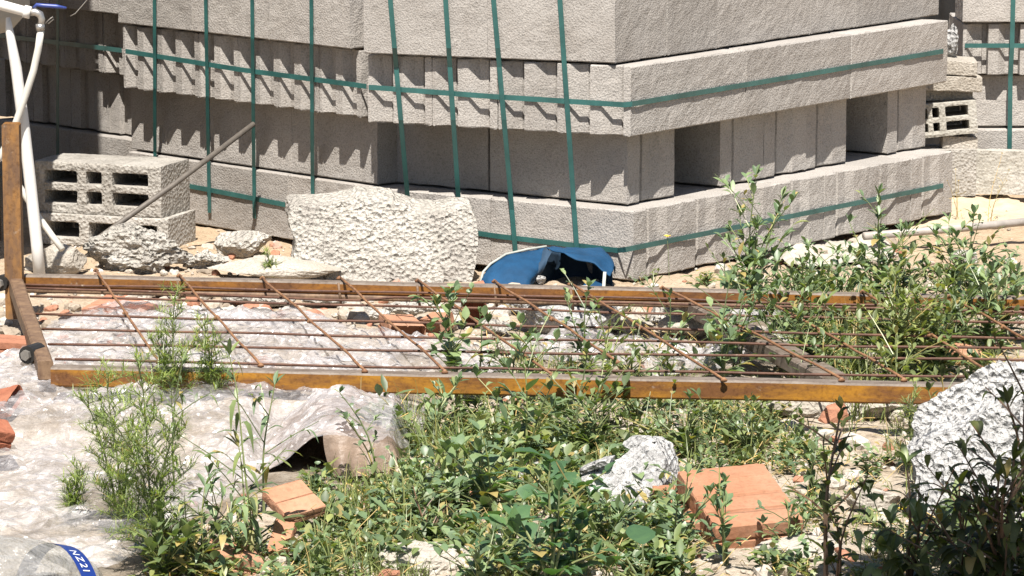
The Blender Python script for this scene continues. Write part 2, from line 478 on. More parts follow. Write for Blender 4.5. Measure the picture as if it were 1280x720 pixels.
# ------------------------------------------------------------------ concrete blocks
def end_profile(style, W):
    # list of (y, inset) across the block end, y from -W/2 to W/2
    h = W / 2
    if style == 0: return [(-h, 0), (h, 0)]
    if style == 1:      # one broad groove, with a small second step
        return [(-h, 0), (-h * 0.50, 0), (-h * 0.48, 0.016), (-h * 0.26, 0.016), (-h * 0.24, 0.011), (h * 0.06, 0.011), (h * 0.34, 0.0), (h, 0)]
    g = []
    for c in (-0.5, 0.5):
        g += [(h * (c - 0.40), 0), (h * (c - 0.16), 0.020), (h * (c + 0.10), 0.020), (h * (c + 0.13), 0.027), (h * (c + 0.26), 0.027), (h * (c + 0.29), 0.0)]
    return [(-h, 0)] + g + [(h, 0)]
def block_mesh(L, W, H, s_neg, s_pos, shear, seed, jit=1.0):
    """long axis x; ends at -x / +x carry the profile; shear = cot of the corner angle"""
    def dens(pr):
        out = []
        for (y0, d0), (y1, d1) in zip(pr, pr[1:]):
            n = max(1, int(abs(y1 - y0) / 0.014))
            for i in range(n): out.append((y0 + (y1 - y0) * i / n, d0 + (d1 - d0) * i / n))
        return out
    out = []
    nx = int(L / 0.016)
    for i in range(nx): out.append((-L / 2 + L * i / nx, -W / 2))
    for y, d in dens(end_profile(s_pos, W)): out.append((L / 2 - d, y))
    for i in range(nx): out.append((L / 2 - L * i / nx, W / 2))
    pr = end_profile(s_neg, W)
    for y, d in dens(pr)[::1]:
        pass
    rev = [(-y, d) for y, d in dens(pr)]
    for y, d in rev: out.append((-L / 2 + d, y))
    # mirror profile keeps the groove's steep side on the same hand
    n = len(out)
    zs = [0.0, 0.005] + [0.005 + (H - 0.010) * i / 11 for i in range(1, 11)] + [H - 0.005, H]
    vs = []
    for k, z in enumerate(zs):
        rim = k in (0, len(zs) - 1)
        for (x, y) in out:
            p = Vector((x, y, z)); q = p + Vector((seed * 3.7, seed * 1.3, seed * 5.1))
            d = 0.0012 * fbm(q, 55, 3) + 0.0015 * fbm(q, 14, 2)
            ins = 0.0
            if rim: ins = 0.0022 + 0.0035 * max(0, fbm(q, 28, 3)) + 0.030 * max(0, fbm(q, 13, 2) - 0.42)
            r = Vector((x / L, y / W, 0))
            ax = Vector((math.copysign(1, x), 0, 0)) if abs(x) / L > abs(y) / W else Vector((0, math.copysign(1, y), 0))
            p += ax * (d * jit - ins * jit)
            if rim: p.z += (0.0014 * fbm(q, 40, 3) - (0.002 if k else -0.002)) * jit
            p.x += p.y * shear
            vs.append(p)
    fs = []
    for k in range(len(zs) - 1):
        for i in range(n):
            j = (i + 1) % n
            fs.append((k * n + i, k * n + j, (k + 1) * n + j, (k + 1) * n + i))
    fs.append(tuple(range(n - 1, -1, -1)))
    fs.append(tuple((len(zs) - 1) * n + i for i in range(n)))
    me = bpy.data.meshes.new('concrete_block')
    me.from_pydata(vs, [], fs)
    me.materials.append(M['block'])
    return me
_cache = {}
def get_block(L, W, H, s0, s1, shear, var):
    key = (round(L, 3), round(W, 3), round(H, 3), s0, s1, round(shear, 2), var)
    if key not in _cache: _cache[key] = block_mesh(L, W, H, s0, s1, shear, len(_cache) + 1)
    return _cache[key]
ORD = ['', 'second', 'third', 'fourth', 'fifth', 'sixth', 'seventh', 'eighth']
def course(K, la, ra, z, H, along, nl, nr, ll, rl, style, cells, labeller, group, jx=0.004, tilt=0.0):
    """K corner, la/ra directions (deg) of the left and right face, along: which face the long sides lie on"""
    l, r = pol(la), pol(ra)
    dl, dr = ll / nl, rl / nr
    for (i, j) in cells:
        c = K + l * ((i + 0.5) * dl) + r * ((j + 0.5) * dr)
        g = 0.0025
        if along == 'l':       # block x axis along l ; y axis = -r-ish
            L, W, ang = dl - g, dr - g, la
            cosb = l.dot(r)
            # local y is l rotated +90 deg ; r = cosb*l - sinb*y
            sinb = math.sqrt(1 - cosb * cosb)
            shear = -cosb / sinb
            Wn = W * sinb
            s_neg, s_pos = 0, 0
            # ends of these blocks face +-l ; long faces face r
            me = get_block(L, Wn, H - 0.002, 0, 0, shear, (i * 3 + j) % 4)
        else:
            L, W, ang = dr - g, dl - g, ra
            cosb = l.dot(r); sinb = math.sqrt(1 - cosb * cosb)
            me = get_block(L, W * sinb, H - 0.002, style, 0, cosb / sinb, (i * 3 + j) % 4)
        o = link('concrete_block', me, None)
        jn = (rnd.uniform(-1, 1) * jx, rnd.uniform(-1, 1) * jx)
        o.location = c + l * jn[0] * 0.3 + r * jn[1] * 0.3 + Vector((0, 0, z))
        o.rotation_euler.z = R(ang + rnd.uniform(-0.35, 0.35))
        lab = labeller(i, j)
        tag(o, lab, 'concrete block', group)
ROWN = {1: 'top visible row', 2: 'second row', 3: 'third row', 4: 'bottom row'}
GB = 'concrete blocks of the middle strapped pack'
HIDDEN = 'grey concrete block buried inside the middle pack behind its outer blocks'
def lab_B(row, nl, nr, seen_l=None):
    def f(i, j):
        if i == 0 and j == 0: return 'grey corner block of the middle strapped pack, ' + ROWN[row]
        if j == 0: return 'grey block %s from the corner on the middle pack\'s left face, %s' % (ORD[i], ROWN[row])
        if i == 0: return 'grey block %s from the corner on the middle pack\'s right face, %s' % (ORD[j], ROWN[row])
        return HIDDEN
    return f
def perim(nl, nr, skip=(), full=False, back=()):
    return [(i, j) for i in range(nl) for j in range(nr) if j not in skip and (full or i == 0 or j == 0 or (i, j) in back)]
H = 0.19
# In the rows that lie along the left face the profiled end shows on the right face, so they are
# built as 'r' blocks turned: use style on the r side by swapping faces.
def course_l(K, la, ra, z, H, nl, nr, ll, rl, style, cells, labeller, group, skip_gap=None):
    """blocks whose ends show on the right face (long side on the left face)"""
    l, r = pol(la), pol(ra)
    dl, dr = ll / nl, rl / nr
    cosb = l.dot(r); sinb = math.sqrt(1 - cosb * cosb)
    for (i, j) in cells:
        c = K + l * ((i + 0.5) * dl) + r * ((j + 0.5) * dr)
        g = 0.0025
        # block x axis along -l?  its end that shows on the right face is at -l side (i = 0)
        me = get_block(dl - g, (dr - g) * sinb, H - 0.002, style if i == 0 else 0, 0, -cosb / sinb, (i * 3 + j) % 4)
        o = link('concrete_block', me, None)
        o.location = c + Vector((0, 0, z)) + l * rnd.uniform(-0.003, 0.003) + r * rnd.uniform(-0.001, 0.001)
        o.rotation_euler.z = R(la + rnd.uniform(-0.3, 0.3))
        tag(o, labeller(i, j), 'concrete block', group)
KB = {1: Vector((0.268, 9.785, 0)), 2: Vector((0.311, 9.753, 0)), 3: Vector((0.303, 9.843, 0)), 4: Vector((0.317, 9.750, 0))}
LB = {1: (158.5, 0.72), 2: (154.5, 0.775), 3: (144.5, 0.90), 4: (146, 0.905)}
RB = {1: (55, 1.76), 2: (54.2, 1.68), 3: (53.5, 1.555), 4: (52.5, 1.62)}
course_l(KB[1], LB[1][0], RB[1][0], 0.57, H, 2, 7, LB[1][1], RB[1][1], 0, perim(2, 7, full=True), lab_B(1, 2, 7), GB)
course(KB[2], LB[2][0], RB[2][0], 0.38, H, 'r', 4, 3, LB[2][1], RB[2][1], 2, perim(4, 3, full=True), lab_B(2, 4, 3), GB)
c3lab = {0: 'corner block under the fork openings, third row of the middle pack', 2: 'grey block between the left fork opening and the middle pair, third row',
         3: 'grey block right of the narrow slot in the third row, middle pack', 4: 'grey block just left of the right fork opening, third row, middle pack',
         6: 'grey end block right of the right fork opening, third row, middle pack'}
course_l(KB[3], LB[3][0], RB[3][0], 0.19, H, 2, 7, LB[3][1], RB[3][1], 1, [(i, j) for i in range(2) for j in (0, 2, 3, 4, 6)],
         lambda i, j: c3lab[j] if i == 0 else ('grey block at the left end of the middle pack\'s third row, in shade' if j == 0 else HIDDEN), GB)
course_l(KB[4], LB[4][0], RB[4][0], 0.0, H, 2, 7, LB[4][1], RB[4][1], 1, perim(2, 7, full=True), lab_B(4, 2, 7), GB)

# left pack: front face only, running back to the left
GA = 'concrete blocks of the left strapped pack'
def lab_front(pack, row):
    def f(i, j):
        if j: return 'grey concrete block hidden behind the front blocks of the %s' % pack
        w = 'rightmost grey block' if i == 0 else 'grey block %s from the right' % ORD[i]
        return '%s in the %s, %s' % (w, ROWN[row], pack)
    return f
PA = 'left strapped pack'
course_l(Vector((-0.437, 10.170, 0)), 132.2, 42, 0.57, H, 3, 1, 1.06, 0.24, 0, perim(3, 1), lab_front(PA, 1), GA)
course(Vector((-0.411, 10.190, 0)), 133.7, 42, 0.38, H, 'r', 6, 1, 1.05, 0.40, 2, perim(6, 1), lab_front(PA, 2), GA)
course_l(Vector((-0.368, 10.238, 0)), 133.5, 42, 0.19, H, 3, 1, 1.10, 0.24, 0, perim(3, 1), lab_front(PA, 3), GA)
course_l(Vector((-0.380, 10.226, 0)), 133.2, 42, 0.0, H, 3, 1, 1.10, 0.24, 0, perim(3, 1), lab_front(PA, 4), GA)
# shaded pack at the far left
PD = 'shaded far left pack'
GD = 'concrete blocks of the shaded far left pack'
KD = Vector((-1.125, 11.20, 0))
course_l(KD + Vector((-0.02, 0.0, 0)), 131.5, 42, 0.57, H, 2, 1, 0.82, 0.40, 0, perim(2, 1), lab_front(PD, 1), GD)
course(KD + Vector((0.02, 0.02, 0)), 131.5, 42, 0.38, H, 'r', 4, 1, 0.82, 0.40, 2, perim(4, 1), lab_front(PD, 2), GD)
course(KD + Vector((0.03, 0.08, 0)), 131.5, 42, 0.19, H, 'r', 4, 1, 0.82, 0.40, 1, perim(4, 1), lab_front(PD, 3), GD)
course_l(KD + Vector((0.03, 0.04, 0)), 131.5, 42, 0.0, H, 2, 1, 0.82, 0.40, 0, perim(2, 1), lab_front(PD, 4), GD)
# far right pack (a front that faces the camera; corner at its left)
PC = 'far right pack'
GC = 'concrete blocks of the far right pack'
def lab_C(row):
    def f(i, j):
        w = 'leftmost grey block' if i == 0 else 'grey block %s from the left' % ORD[i]
        return '%s in the %s of the far right pack' % (w, ROWN[row])
    return f
HC = 0.165
CX = 1.394
def course_C(x0, y, z, n, w, dpt, style, row):
    for i in range(n):
        if style: me = get_block(dpt, w - 0.003, HC - 0.002, style, 0, 0.0, i % 3)
        else: me = get_block(w - 0.003, dpt, HC - 0.002, 0, 0, 0.0, i % 3)
        o = link('concrete_block', me, None)
        o.location = (x0 + (i + 0.5) * w, y + dpt / 2, z)
        o.rotation_euler.z = R(90) if style else 0
        tag(o, lab_C(row)(i, 0), 'concrete block', GC)
course_C(CX - 0.005, 11.585, 0.515, 2, 0.40, 0.20, 0, 1)
course_C(CX, 11.60, 0.35, 4, 0.20, 0.39, 2, 2)
course_C(CX + 0.012, 11.65, 0.185, 2, 0.40, 0.20, 0, 3)
course_C(CX + 0.002, 11.61, 0.02, 2, 0.40, 0.20, 0, 4)

# ------------------------------------------------------------------ straps
GS = 'green packing straps on the block packs'
def strap(pts, side, label, w=0.0138):
    b = MB()
    fine = []
    for p, q in zip(pts, pts[1:]):
        n = max(2, int((Vector(q) - Vector(p)).length / 0.06))
        for i in range(n):
            t = i / n
            fine.append(Vector(p).lerp(Vector(q), t))
    fine.append(Vector(pts[-1]))
    b.strip(fine, side, w, 0.0014)
    o = b.build('packing_strap', M['strap'], loc=Vector(fine[0]))
    tag(o, label, 'strap', GS)
UP = (0, 0, 1)
l2, r2, l4, r4 = pol(LB[2][0]), pol(RB[2][0]), pol(LB[4][0]), pol(RB[4][0])
def zface(K, d, t, z, off=0.004):
    n = Vector((d.y, -d.x, 0)); n = -n if n.y > 0 else n
    p = K + d * t + n * off; return Vector((p.x, p.y, z))
# horizontal straps, middle pack
nB = (-(l2 + r2)).normalized()
strap([wallp(461, 109, KB[2], l2, 0.004), wallp(620, 121, KB[2], l2, 0.004), wallp(780, 131, KB[2], l2, 0.005), wallp(790, 130, KB[2], r2, 0.003), wallp(985, 97, KB[2], r2, 0.002), wallp(1179, 64, KB[2], r2, 0.002), ], UP,
      'green strap across the middle pack\'s upper row, bending round its corner')
strap([wallp(520, 280, KB[4], l4, 0.004), wallp(620, 295, KB[4], l4, 0.004), wallp(772, 313, KB[4], l4, 0.004), wallp(782, 312, KB[4], r4, 0.004), wallp(985, 271, KB[4], r4, 0.003), wallp(1179, 232, KB[4], r4, 0.004)], UP,
      'green strap across the middle pack\'s bottom row just above the ground')
lA = pol(133.7); KA2 = Vector((-0.411, 10.190, 0)); KA4 = Vector((-0.380, 10.226, 0)); lA4 = pol(133.2)
KA1 = Vector((-0.437, 10.170, 0)); lA1 = pol(132.2)
strap([wallp(157, 64, KA2, lA, 0.004), wallp(300, 87, KA2, lA, 0.004), wallp(458, 108, KA2, lA, 0.004)], UP,
      'green strap across the left pack\'s second row, level with the zigzag shadows')
strap([wallp(190, 224, KA4, lA4, 0.004), wallp(260, 237, KA4, lA4, 0.004), wallp(372, 259, KA4, lA4, 0.004)], UP,
      'green strap low on the left pack, ending behind the rough slab')
lD = pol(131.5); KD2 = KD + Vector((0.02, 0.02, 0))
strap([wallp(-20, 42, KD2, lD, 0.004), wallp(70, 53, KD2, lD, 0.004), wallp(152, 63, KD2, lD, 0.004)], UP,
      'green strap running level across the shaded far left pack')
strap([dp(1206, 57, 11.595), dp(1300, 57, 11.595)], UP, 'green strap running level across the far right pack')
# vertical straps
def vstrap(x0, x1, y1, which, label):
    if which == 'B':
        l1, l3 = pol(LB[1][0]), pol(LB[3][0])
        f = lambda y: x0 + (x1 - x0) * (y / 310.0)
        pts = [wallp(f(-14), -14, KB[1], l1, 0.007), wallp(f(60), 60, KB[1], l1, 0.007), wallp(f(84), 84, KB[2], l2, 0.007), wallp(f(118), 118, KB[2], l2, 0.009),
               wallp(f(150), 150, KB[2], l2, 0.007), wallp(f(262), 262, KB[4], l4, 0.010), wallp(f(y1), y1, KB[4], l4, 0.009)]
        strap(pts, l2, label)
    else:
        f = lambda y: x0 + (x1 - x0) * (y / 280.0)
        pts = [wallp(f(-60), -60, KA1, lA1, 0.007), wallp(f(32 + (x0 - 155) * .1), 32 + (x0 - 155) * .1, KA1, lA1, 0.007), wallp(f(70 + (x0 - 155) * .15), 70 + (x0 - 155) * .15, KA2, lA, 0.009),
               wallp(f(105 + (x0 - 155) * .15), 105 + (x0 - 155) * .15, KA2, lA, 0.006), wallp(f(185 + (x0 - 155) * .15), 185 + (x0 - 155) * .15, KA4, lA4, 0.007), wallp(f(y1), y1, KA4, lA4, 0.008)]
        strap(pts, lA, label)
vstrap(488, 515, 330, 'B', 'leftmost upright green strap on the middle pack\'s left face')
vstrap(557, 577, 332, 'B', 'second upright green strap from the left on the middle pack')
vstrap(617, 644, 335, 'B', 'third upright green strap from the left on the middle pack')
vstrap(700, 721, 340, 'B', 'upright green strap nearest the middle pack\'s corner')
vstrap(193, 194, 255, 'A', 'leftmost upright green strap on the left pack')
vstrap(257, 262, 266, 'A', 'second upright green strap from the left on the left pack')
vstrap(315, 318, 273, 'A', 'third upright green strap on the left pack, behind the leaning rod\'s tip')
vstrap(389, 391, 281, 'A', 'upright green strap on the left pack nearest the middle pack')
strap([dp(1267, -20, 11.575), dp(1265, 60, 11.578), dp(1263, 95, 11.59), dp(1262, 190, 11.60)], (1, 0, 0), 'upright green strap on the far right pack')
strap([wallp(72, -40, KD, lD, 0.03), wallp(72, 20, KD, lD, 0.03), wallp(72, 210, KD, lD, 0.012)], lD, 'upright green strap on the shaded far left pack')

# ------------------------------------------------------------------ rough lumps
def rough_prism(outline_px, Yfun, th, back, amp, seed, sub=0.012, big=0.0):
    """a broken slab: the outline (pixels) at its own distance, given thickness and broken faces"""
    pts = [dp(x, y, Yfun(x, y)) for x, y in outline_px]
    bm = bmesh.new()
    f = [bm.verts.new(p) for p in pts]
    b = [bm.verts.new(p + Vector(back) * th) for p in pts]
    bm.faces.new(f); bm.faces.new(b[::-1])
    n = len(f)
    for i in range(n):
        j = (i + 1) % n
        bm.faces.new((f[j], f[i], b[i], b[j]))
    bmesh.ops.recalc_face_normals(bm, faces=bm.faces[:])
    return refine(bm, amp, seed, sub, big)
def refine(bm, amp, seed, sub, big=0.0):
    bmesh.ops.triangulate(bm, faces=bm.faces[:])
    for _ in range(7):
        es = [e for e in bm.edges if e.calc_length() > sub * 1.6]
        if not es or len(bm.verts) > 14000: break
        bmesh.ops.subdivide_edges(bm, edges=es, cuts=1)
        bmesh.ops.triangulate(bm, faces=[f for f in bm.faces if len(f.verts) > 3])
    for _ in range(1):
        bmesh.ops.smooth_vert(bm, verts=bm.verts[:], factor=0.35, use_axis_x=True, use_axis_y=True, use_axis_z=True)
    bm.normal_update()
    mv = {}
    for v in bm.verts:
        q = v.co + Vector((seed * 5.3, seed * 2.1, seed * 7.7))
        d = amp * (0.9 * fbm(q, 14, 3) + big * fbm(Vector((q.x + q.z * 1.5, q.y, q.z * 2.2 + q.x * 0.6)), 6, 2) + 0.75 * fbm(q, 45, 3) + 0.3 * fbm(q, 110, 2))
        mv[v] = v.normal * d
    for v, d in mv.items(): v.co += d
    return bm
def bm_thing(bm, name, mat, label, cat, group=None, parent=None, smooth_=False):
    if parent is None:
        c = Vector((0, 0, 0))
        for v in bm.verts: c += v.co
        c /= len(bm.verts)
        c.z = min(v.co.z for v in bm.verts)
        for v in bm.verts: v.co -= c
    me = bpy.data.meshes.new(name)
    bm.to_mesh(me); bm.free()
    if smooth_: me.polygons.foreach_set('use_smooth', [True] * len(me.polygons))
    o = link(name, me, mat, parent, c if parent is None else None)
    if label: tag(o, label, cat, group)
    return o
def lump(center, size, seed, amp=0.16, rot=None, sub=3, flat=0.0, cuts=7):
    """a broken stone: a faceted body cut by random planes, then roughened"""
    r = random.Random(seed)
    bm = bmesh.new()
    bmesh.ops.create_icosphere(bm, subdivisions=sub, radius=1.0)
    planes = []
    for _ in range(cuts):
        n = Vector((r.uniform(-1, 1), r.uniform(-1, 1), r.uniform(-1, 1))).normalized()
        planes.append((n, r.uniform(0.55, 0.85)))
    for v in bm.verts:
        for n, d in planes:
            k = v.co.dot(n) - d
            if k > 0: v.co -= n * k
        q = v.co + Vector((seed * 3.1, seed, seed * 1.7))
        v.co += v.co.normalized() * (amp * 0.6 * fbm(q, 1.6, 3) + amp * 0.45 * fbm(q, 6, 3))
        if flat and v.co.z < -flat: v.co.z = -flat
    S = Matrix.Diagonal(Vector(size)).to_4x4()
    E_ = Euler(rot or (0, 0, r.uniform(0, 6.28))).to_matrix().to_4x4()
    bmesh.ops.transform(bm, matrix=Matrix.Translation(center) @ E_ @ S, verts=bm.verts[:])
    return bm

GR = 'loose lumps of rubble and stone'
# the big rough slab leaning on the packs
def Yk(x, y): return 9.80 + (352 - y) / 112.0 * 0.10 - (x - 355) / 245 * 0.03
bm = rough_prism([(362, 260), (374, 257), (400, 258), (440, 252), (452, 247), (470, 248), (492, 251), (498, 256), (520, 263), (548, 266), (560, 263), (574, 260), (590, 263), (596, 272),
                  (598, 300), (596, 330), (590, 358), (520, 366), (430, 362), (378, 352), (366, 330), (370, 305), (360, 275)], Yk, 0.11, (-0.12, 0.9, 0.18), 0.0042, 3, 0.012, 0.8)
bm_thing(bm, 'concrete_slab', M['rubble'], 'big rough broken slab of pale porous concrete leaning on the block packs', 'concrete slab')
# the big white stone at the right edge
def Yw(x, y): return 7.04 + (600 - y) / 150 * 0.10 - (x - 1130) / 150 * 0.06
def Yw2(x, y): return Yw(x, y) - 0.15
bm = rough_prism([(1140, 530), (1152, 508), (1178, 492), (1200, 478), (1214, 466), (1232, 458), (1262, 455), (1300, 452), (1340, 462), (1345, 560), (1300, 575), (1230, 570), (1160, 566)],
                 Yw, 0.15, (0.1, 0.85, -0.3), 0.0085, 11, 0.0085, 0.9)
bmf = rough_prism([(1136, 566), (1150, 554), (1182, 540), (1206, 530), (1240, 510), (1266, 496), (1300, 486), (1345, 480), (1350, 672), (1300, 675), (1240, 668), (1190, 655), (1150, 630)],
                  Yw2, 0.17, (0.1, 0.85, -0.06), 0.0085, 12, 0.0085, 0.9)
tmp_ = bpy.data.meshes.new('tmp'); bmf.to_mesh(tmp_); bmf.free(); bm.from_mesh(tmp_); bpy.data.meshes.remove(tmp_)
bm_thing(bm, 'white_stone', M['white_stone'], 'big jagged white stone at the right edge, crossed by plant shadows', 'stone', GR)
# white stone with a split, beside the clay tile
def Ys(x, y): return 6.90 + (650 - y) / 105 * 0.20
bm = rough_prism([(724, 596), (748, 578), (772, 574), (788, 562), (778, 555), (790, 545), (806, 543), (822, 550), (831, 575), (826, 600), (818, 622), (800, 648), (770, 640), (735, 622)],
                 Ys, 0.10, (0.35, 0.85, -0.25), 0.006, 21, 0.009)
o = bm_thing(bm, 'white_stone', M['white_stone'], 'white speckled stone among the weeds, just left of the clay tile', 'stone', GR)
bm = rough_prism([(724, 589), (734, 582), (756, 574), (764, 574), (762, 580), (742, 588), (726, 594)], lambda x, y: 7.0, 0.05, (0.2, 0.9, 0), 0.003, 25, 0.009)
bm_thing(bm, 'stone_chip', M['white_stone'], 'thin white stone chip lying against the speckled white stone\'s left side', 'stone', GR)
def stone(px, py, w, h, d, seed, mat, label, name='stone', z=0.0, amp=0.11, rot=None, sub=4, cuts=11):
    p = G(px, py, 0)
    s = p.y / F
    c = Vector((p.x, p.y + d * 0.2, p.z + h * s * 0.5 + z))
    bm = lump(c, (w * s * 0.56, d, h * s * 0.62), seed, amp, rot or (0, 0, 0), sub, 0.0, cuts)
    return bm_thing(bm, name, M[mat], label, 'stone', GR)
stone(175, 341, 122, 56, 0.07, 5, 'rubble', 'porous pale concrete lump under the leaning rod, in front of the hollow blocks', 'concrete_lump', 0, 0.34, None, 5)
stone(70, 344, 84, 38, 0.06, 6, 'pale_slab', 'smooth pale stone beside the rusty post\'s foot', 'stone', 0, 0.1)
stone(302, 322, 74, 34, 0.06, 8, 'rubble', 'low crumbly stone on the sand between the hollow blocks and rough slab', 'stone')
stone(256, 336, 50, 20, 0.05, 9, 'rubble', 'small crumbled rubble heap right of the porous concrete lump', 'rubble_heap', 0, 0.4, None, 5)
stone(345, 349, 160, 26, 0.09, 14, 'pale_slab', 'flat pale slab of broken screed lying behind the back bar', 'flat_slab', 0, 0.06, None, 5)
stone(710, 418, 118, 46, 0.10, 31, 'white_stone', 'smooth white boulder inside the frame below the blue bag', 'stone', 0, 0.07, None, 4, 4)
stone(655, 396, 46, 26, 0.05, 33, 'white_stone', 'small white stone left of the boulder inside the frame', 'stone')
stone(790, 420, 50, 28, 0.05, 34, 'pale_slab', 'pale stone right of the white boulder inside the frame', 'stone')
stone(865, 425, 80, 30, 0.07, 35, 'pale_slab', 'pale flat stone left of the frame\'s dark cross member', 'stone', 0, .1)
stone(1020, 520, 130, 40, 0.07, 41, 'pale_slab', 'broad pale stone on the ground below the front bar\'s right half', 'stone', -0.012, 0.14, None, 5)
stone(1095, 522, 90, 34, 0.07, 42, 'pale_slab', 'pale rock left of the big white stone, below the front bar', 'stone', -0.01, 0.14, None, 5)
stone(530, 710, 120, 46, 0.10, 43, 'pale_slab', 'flat sandy stone in the weeds at the bottom edge of the picture', 'stone', -0.02, 0.12, None, 5)
stone(800, 545, 110, 14, 0.035, 44, 'pale_slab', 'long flat stone in the weeds behind the speckled white stone', 'stone', 0, .1)
stone(668, 592, 22, 20, 0.02, 45, 'white_stone', 'small bright white pebble among the broad leaves', 'pebble')
stone(648, 608, 18, 16, 0.02, 46, 'white_stone', 'second small white pebble, lower left of the bright one', 'pebble')
stone(1090, 640, 70, 30, 0.05, 47, 'pale_slab', 'pale stone in the weeds right of the dark upright stalk', 'stone')
stone(1000, 700, 110, 26, 0.06, 48, 'pale_slab', 'pale flat rubble in front of the clay tile at the bottom edge', 'stone')
stone(1205, 330, 40, 16, 0.04, 49, 'rubble', 'small stone on the sand under the grey conduit', 'stone')
stone(235, 268, 16, 12, 0.02, 50, 'pale_slab', 'tiny pale stone on the sand beside the hollow blocks', 'stone')
for sx_, sy_, sw_, sh_, tx_ in ((575, 398, 44, 22, 'left of the upright red clay piece'), (622, 418, 40, 20, 'right below the upright red clay piece'), (760, 398, 54, 24, 'touching the white boulder\'s right side'),
        (835, 404, 50, 24, 'behind the slim leafy weed near the cross member'), (900, 396, 44, 20, 'at the upper end of the cross member'), (640, 446, 54, 22, 'in front of the white boulder by the front bar'),
        (460, 402, 50, 20, 'left of the dusty broken clay tile'), (960, 446, 60, 24, 'right of the cross member\'s lower end'), (350, 384, 56, 18, 'under the back bar in front of the flat pale slab'), (300, 378, 40, 14, 'under the back bar, left part')):
    stone(sx_, sy_, sw_, sh_, 0.045, int(sx_), 'rubble', 'pale rubble inside the grate, ' + tx_, 'rubble_piece')
stone(515, 395, 60, 22, 0.05, 51, 'rubble', 'rubble lump inside the frame behind the clay pieces', 'stone', 0, 0.3)
stone(890, 330, 60, 14, 0.05, 52, 'pale_slab', 'flat pale stone in front of the middle pack\'s corner', 'stone')
stone(215, 372, 60, 16, 0.04, 53, 'rubble', 'rubble lump just below the back bar at the left', 'stone', 0, 0.3)
stone(420, 382, 70, 20, 0.04, 54, 'rubble', 'rubble lump below the back bar in front of the rough slab', 'stone', 0, 0.3)
stone(1200, 455, 50, 26, 0.04, 55, 'clay_pale', 'sandy brown stone at the frame\'s right end among weeds', 'stone')

# ------------------------------------------------------------------ hollow blocks
def hollow_block(L, D, Hh, cols, rows, wall, seed, mat):
    """x = length, holes run along y; built from the face pattern, each wall its own thickness"""
    bm = bmesh.new()
    xs = [-L / 2]; 
    for a, b in cols: xs += [a, b]
    xs.append(L / 2)
    zs = [0.0]
    for a, b in rows: zs += [a, b]
    zs.append(Hh)
    nx, nz = len(xs), len(zs)
    hole = lambda i, k: i % 2 == 1 and k % 2 == 1
    F_, B_ = {}, {}
    for i in range(nx):
        for k in range(nz):
            F_[i, k] = bm.verts.new((xs[i], -D / 2, zs[k])); B_[i, k] = bm.verts.new((xs[i], D / 2, zs[k]))
    for i in range(nx - 1):
        for k in range(nz - 1):
            if hole(i, k):
                q = [(i, k), (i + 1, k), (i + 1, k + 1), (i, k + 1)]
                for a in range(4):
                    c, d = q[a], q[(a + 1) % 4]
                    bm.faces.new((F_[c], F_[d], B_[d], B_[c]))
                # closed bottom of the cell, deep inside
                v = [bm.verts.new((F_[c].co.x, D * 0.42, F_[c].co.z)) for c in q]
                bm.faces.new(v)
            else:
                bm.faces.new((F_[i, k], F_[i + 1, k], F_[i + 1, k + 1], F_[i, k + 1]))
                bm.faces.new((B_[i, k], B_[i, k + 1], B_[i + 1, k + 1], B_[i + 1, k]))
    for i in range(nx - 1):
        bm.faces.new((F_[i, 0], B_[i, 0], B_[i + 1, 0], F_[i + 1, 0]))
        bm.faces.new((F_[i, nz - 1], F_[i + 1, nz - 1], B_[i + 1, nz - 1], B_[i, nz - 1]))
    for k in range(nz - 1):
        bm.faces.new((F_[0, k], F_[0, k + 1], B_[0, k + 1], B_[0, k]))
        bm.faces.new((F_[nx - 1, k], B_[nx - 1, k], B_[nx - 1, k + 1], F_[nx - 1, k + 1]))
    bmesh.ops.recalc_face_normals(bm, faces=bm.faces[:])
    return refine(bm, 0.0010, seed, 0.010)
GH = 'hollow concrete blocks lying loose'
def put_hollow(loc, rz, label, args, seed, mat, rx=0.0, ry=0.0):
    bm = hollow_block(*args, seed, mat)
    me = bpy.data.meshes.new('hollow_block'); bm.to_mesh(me); bm.free()
    o = link('hollow_block', me, M[mat], None, loc)
    o.rotation_euler = (rx, ry, rz)
    tag(o, label, 'hollow block', GH)
    return o
ft = gp(44, 262, 0.085)
cols3 = [(-0.165, -0.065), (-0.035, 0.012), (0.045, 0.155)]
d1 = pol(-20); n1 = pol(70)
c0 = Vector((dp(44, 265, 10.44).x, 10.44, 0))
cc = c0 + d1 * 0.195 + n1 * 0.095
put_hollow(Vector((cc.x, cc.y, 0.088)), R(-20), 'weathered hollow block with six cells, lying on another behind the white pipe', (0.39, 0.19, 0.145, cols3, [(0.028, 0.064), (0.085, 0.120)], 0.03, 61, 'old_block')[:6], 61, 'old_block')
c0b = cc + d1 * 0.012 - n1 * 0.004
put_hollow(Vector((c0b.x, c0b.y, 0.0)), R(-18), 'lower weathered hollow block under the six celled one, in shade', (0.40, 0.20, 0.088, [(-0.17, -0.07), (-0.04, 0.05), (0.08, 0.165)], [(0.022, 0.066)], 0.03), 62, 'old_block')
